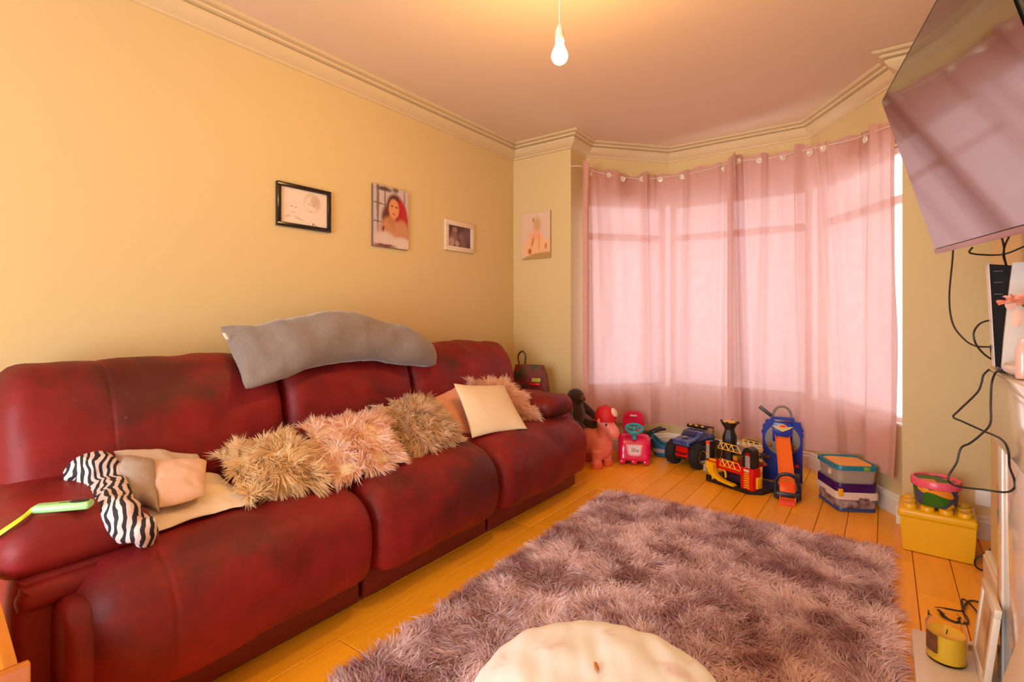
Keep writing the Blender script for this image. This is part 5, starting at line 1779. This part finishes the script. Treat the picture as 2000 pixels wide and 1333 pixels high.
MB().box((0.028, -0.385, 0.070), (0.08, 0.012, 0.07), rot=(-35, 0, 0), bev=0.003).build('launch_plate', ORNR, la, local=True)
MB().box((0.026, -0.462, 0.009), (0.085, 0.07, 0.014), rot=(12, 0, 0), bev=0.003).build('track_tongue', ORNR, la, local=True)
MB().box((0.085, -0.002, 0.11), (0.026, 0.004, 0.02), bev=0.003).build('red_sticker', RED, la, local=True)
MB().box((0.085, -0.002, 0.045), (0.034, 0.004, 0.034), bev=0.006).build('round_sticker', GRYP, la, local=True)
for x_, z_ in ((-0.092, 0.155), (-0.075, 0.235), (0.072, 0.225)):
    MB().ball((x_, -0.006, z_), (0.018, 0.01, 0.014)).build('flame_detail', mat('bronze_plastic', (0.30, 0.12, 0.05), 0.4), la, local=True)

# stacked storage tubs; local x along the short end, y along the long side
st_o, st_r = (-0.213, 3.402, 0), 29


def tub(t_, w, l, z0, z1, m, name, taper=0.94, r=0.03):
    def rr(sx, sy):
        o_ = []
        for cx_, cy_, a0_ in ((1, 1, 0), (-1, 1, 90), (-1, -1, 180), (1, -1, 270)):
            for q_ in range(0, 91, 18):
                a_ = math.radians(a0_ + q_)
                o_.append((w / 2 + cx_ * (w / 2 * sx - r) + r * math.cos(a_), l / 2 + cy_ * (l / 2 * sy - r) + r * math.sin(a_)))
        return o_
    lo, hi = rr(taper, taper), rr(1, 1)
    il, ih = rr(taper * 0.96, taper * 0.975), rr(0.965, 0.98)
    mb_ = MB().loft([[(x_, y_, z0) for x_, y_ in lo], [(x_, y_, z1) for x_, y_ in hi], [(x_, y_, z1) for x_, y_ in ih], [(x_, y_, z0 + 0.004) for x_, y_ in il]])
    return mb_.build(name, m, t_, local=True, angle=40)


def lid(t_, w, l, z0, z1, m, name, over=0.006, r=0.034):
    pts_ = []
    for cx_, cy_, a0_ in ((1, 1, 0), (-1, 1, 90), (-1, -1, 180), (1, -1, 270)):
        for q_ in range(0, 91, 18):
            a_ = math.radians(a0_ + q_)
            pts_.append((w / 2 + cx_ * (w / 2 + over - r) + r * math.cos(a_), l / 2 + cy_ * (l / 2 + over - r) + r * math.sin(a_)))

    def sh(k_, z_):
        return [((x_ - w / 2) * k_ + w / 2, (y_ - l / 2) * k_ + l / 2, z_) for x_, y_ in pts_]
    zz = z1 - z0
    return MB().loft([sh(1, z0), sh(1, z1 - 0.3 * zz), sh(0.985, z1), sh(0.90, z1), sh(0.88, z1 - 0.006)]).build(name, m, t_, local=True)


CLR, nt, pb = new_mat('clear_tub_plastic')
pb.inputs['Base Color'].default_value = (0.72, 0.60, 0.50, 1)
pb.inputs['Roughness'].default_value = 0.25
pb.inputs['Transmission Weight'].default_value = 0.55
pb.inputs['IOR'].default_value = 1.15
PRT = mat('comic_printed_plastic', (0.45, 0.36, 0.38), 0.35, var=((0.10, 0.03, 0.02), 30, 0.65))
BW, BL = 0.215, 0.262
s1 = thing('storage_tub', 'printed storage tub with white handle band and purple lid under the teal-lidded tub', 'storage tub', st_o, rz=st_r, group='stacked storage tubs')
tub(s1, BW, BL, 0.0, 0.10, PRT, 'tub_body', 0.92)
bl_ = MB()
lid(s1, BW, BL, 0.003, 0.02, mat('blue_base_plastic', (0.03, 0.06, 0.22), 0.35), 'blue_base_band', over=-0.004, r=0.03)
lid(s1, BW, BL, 0.072, 0.112, WHT, 'handle_band', over=0.006)
lid(s1, BW, BL, 0.112, 0.158, mat('deep_purple_lid', (0.045, 0.006, 0.10), 0.25), 'purple_lid', over=0.002)
MB().box((0.012, -0.006, 0.112), (0.026, 0.01, 0.042), bev=0.004).build('lid_clip', YEL, s1, local=True)
MB().box((BW * 0.62, -0.006, 0.078), (0.055, 0.006, 0.012), bev=0.002).build('handle_slot', PRT, s1, local=True)
MB().box((-0.006, BL * 0.62, 0.08), (0.006, 0.07, 0.014), bev=0.002).build('handle_slot', PRT, s1, local=True)
s2 = thing('storage_tub', 'clear shallow storage tub with teal lid and orange label on top of the purple-lidded tub', 'storage tub', (-0.211, 3.412, 0.153), rz=st_r, group='stacked storage tubs')
tub(s2, BW - 0.005, BL - 0.01, 0.0, 0.085, CLR, 'tub_body', 0.93)
lid(s2, BW - 0.005, BL - 0.01, 0.08, 0.104, mat('teal_lid_plastic', (0.01, 0.20, 0.30), 0.3), 'teal_lid', over=0.008)
MB().prism([(0.03, 0.012), (BW - 0.035, 0.012), (BW - 0.018, 0.05), (BW - 0.018, BL - 0.07), (0.06, BL - 0.04), (0.012, BL - 0.06), (0.012, 0.04)], 0.004, Matrix.Translation(Vector((0, 0, 0.1)))).build('lid_label', mat('orange_label', (0.88, 0.42, 0.09), 0.5), s2, local=True)
MB().box((BW * 0.68, -0.008, 0.092), (0.032, 0.006, 0.020), bev=0.003).build('green_clip', mat('lime_clip', (0.22, 0.42, 0.01), 0.4), s2, local=True)
MB().box((0.0, 0.10, 0.045), (0.004, 0.03, 0.03), rot=(0, 5, 0)).build('price_sticker', WHT, s2, local=True, smooth=False)
rr_ = random.Random(9)
for k_ in range(7):
    MB().box((0.05 + 0.10 * rr_.random(), 0.05 + 0.17 * rr_.random(), 0.022 + 0.03 * rr_.random()), (0.06, 0.05, 0.02), rot=(rr_.uniform(-20, 20), rr_.uniform(-20, 20), rr_.uniform(0, 180)), bev=0.006).build('toy_piece', [GRYP, WHT, mat('ochre_plastic', (0.42, 0.24, 0.02), 0.4)][k_ % 3], s2, local=True)

# yellow brick-shaped storage box
yb = thing('brick_box', 'yellow brick-shaped storage box with round studs in the alcove', 'storage box', (0.057, 3.03, 0), rz=-3)
W_, D_ = 0.27, 0.225
MB().loft([[(0.012, 0.008, 0.003), (W_ - 0.008, 0.008, 0.003), (W_ - 0.008, D_ - 0.008, 0.003), (0.012, D_ - 0.008, 0.003)], [(0, 0, 0.165), (W_, 0, 0.165), (W_, D_, 0.165), (0, D_, 0.165)]]).build('box_body', YEL2, yb, local=True, smooth=False)
MB().span((-0.008, -0.006, 0.158), (W_ + 0.006, D_ + 0.006, 0.196), bev=0.012, seg=3).build('box_lid', YEL2, yb, local=True)
for i_ in range(4):
    for j_ in range(3):
        MB().lathe([(0.026, 0.194), (0.026, 0.210), (0.0235, 0.214), (0.0005, 0.214)], (0.036 + i_ * 0.066, 0.042 + j_ * 0.070, 0), 22).build('stud', YEL2, yb, local=True)
# painted tub on the box
pt = thing('craft_tub', 'small round craft tub with pink lid and colourful splashes on the yellow box', 'tub', tuple(Vector((0.195, 3.135, 0.2135))), rz=0)
SPL = mat('splash_print', (0.78, 0.30, 0.02), 0.4)
nt = SPL.node_tree
vo = nt.nodes.new('ShaderNodeTexVoronoi')
vo.inputs['Scale'].default_value = 17
tc = nt.nodes.new('ShaderNodeTexCoord')
nt.links.new(tc.outputs['Object'], vo.inputs['Vector'])
sp = nt.nodes.new('ShaderNodeSeparateColor')
nt.links.new(vo.outputs['Color'], sp.inputs[0])
cr = nt.nodes.new('ShaderNodeValToRGB')
cr.color_ramp.interpolation = 'CONSTANT'
for k_, (p_, c_) in enumerate(((0.0, (0.06, 0.07, 0.13)), (0.28, (0.03, 0.15, 0.008)), (0.5, (0.85, 0.30, 0.02)), (0.72, (0.62, 0.02, 0.16)), (0.86, (0.80, 0.50, 0.02)))):
    e_ = cr.color_ramp.elements[k_] if k_ < 2 else cr.color_ramp.elements.new(p_)
    e_.position = p_
    e_.color = (*c_, 1)
nt.links.new(sp.outputs[0], cr.inputs[0])
nt.links.new(cr.outputs[0], nt.nodes['Principled BSDF'].inputs['Base Color'])
MB().lathe([(0.0005, 0.0), (0.072, 0.0), (0.078, 0.01), (0.088, 0.095), (0.0005, 0.095)], (0, 0, 0), 36).build('tub_body', SPL, pt, local=True)
PKL = mat('pink_tub_lid', (0.80, 0.10, 0.16), 0.3)
MB().lathe([(0.090, 0.085), (0.095, 0.088), (0.096, 0.115), (0.092, 0.122), (0.082, 0.122), (0.079, 0.114), (0.0005, 0.114)], (0, 0, 0), 40).build('tub_lid', PKL, pt, local=True)
MB().lathe([(0.0005, 0.1145), (0.076, 0.1145), (0.076, 0.1155), (0.0005, 0.1155)], (0, 0, 0), 36).build('lid_print', SPL, pt, local=True)

# patterned bag between the sofa and the pier
bg = thing('bag', 'dark red and green patterned bag standing behind the far sofa arm', 'bag', (-2.14, 3.19, 0), rz=12)
BGM = mat('red_green_pattern', (0.22, 0.012, 0.008), 0.5, var=((0.03, 0.035, 0.015), 12, 0.75))
MB().loft([[(-0.14, -0.06, 0), (0.14, -0.06, 0), (0.14, 0.06, 0), (-0.14, 0.06, 0)], [(-0.14, -0.065, 0.4), (0.14, -0.065, 0.4), (0.14, 0.065, 0.4), (-0.14, 0.065, 0.4)], [(-0.13, -0.05, 0.66), (0.11, -0.05, 0.66), (0.11, 0.05, 0.66), (-0.13, 0.05, 0.66)], [(-0.12, -0.03, 0.735), (0.085, -0.03, 0.735), (0.085, 0.03, 0.735), (-0.12, 0.03, 0.735)]]).build('bag_body', BGM, bg, local=True, smooth=False)
MB().box((0.06, -0.062, 0.63), (0.07, 0.01, 0.03), rot=(-6, 0, 0), bev=0.004).build('yellow_patch', mat('lime_yellow_patch', (0.45, 0.42, 0.03), 0.5), bg, local=True)
MB().box((0.05, -0.066, 0.60), (0.08, 0.01, 0.02), rot=(-6, 0, 0), bev=0.004).build('red_patch', RED, bg, local=True)
MB().tube([(-0.10, 0, 0.73), (-0.11, 0, 0.80), (-0.075, 0, 0.835), (-0.05, 0, 0.80), (-0.055, 0, 0.73)], 0.006, 8, smooth=20).build('bag_handle', TBLK, bg, local=True)
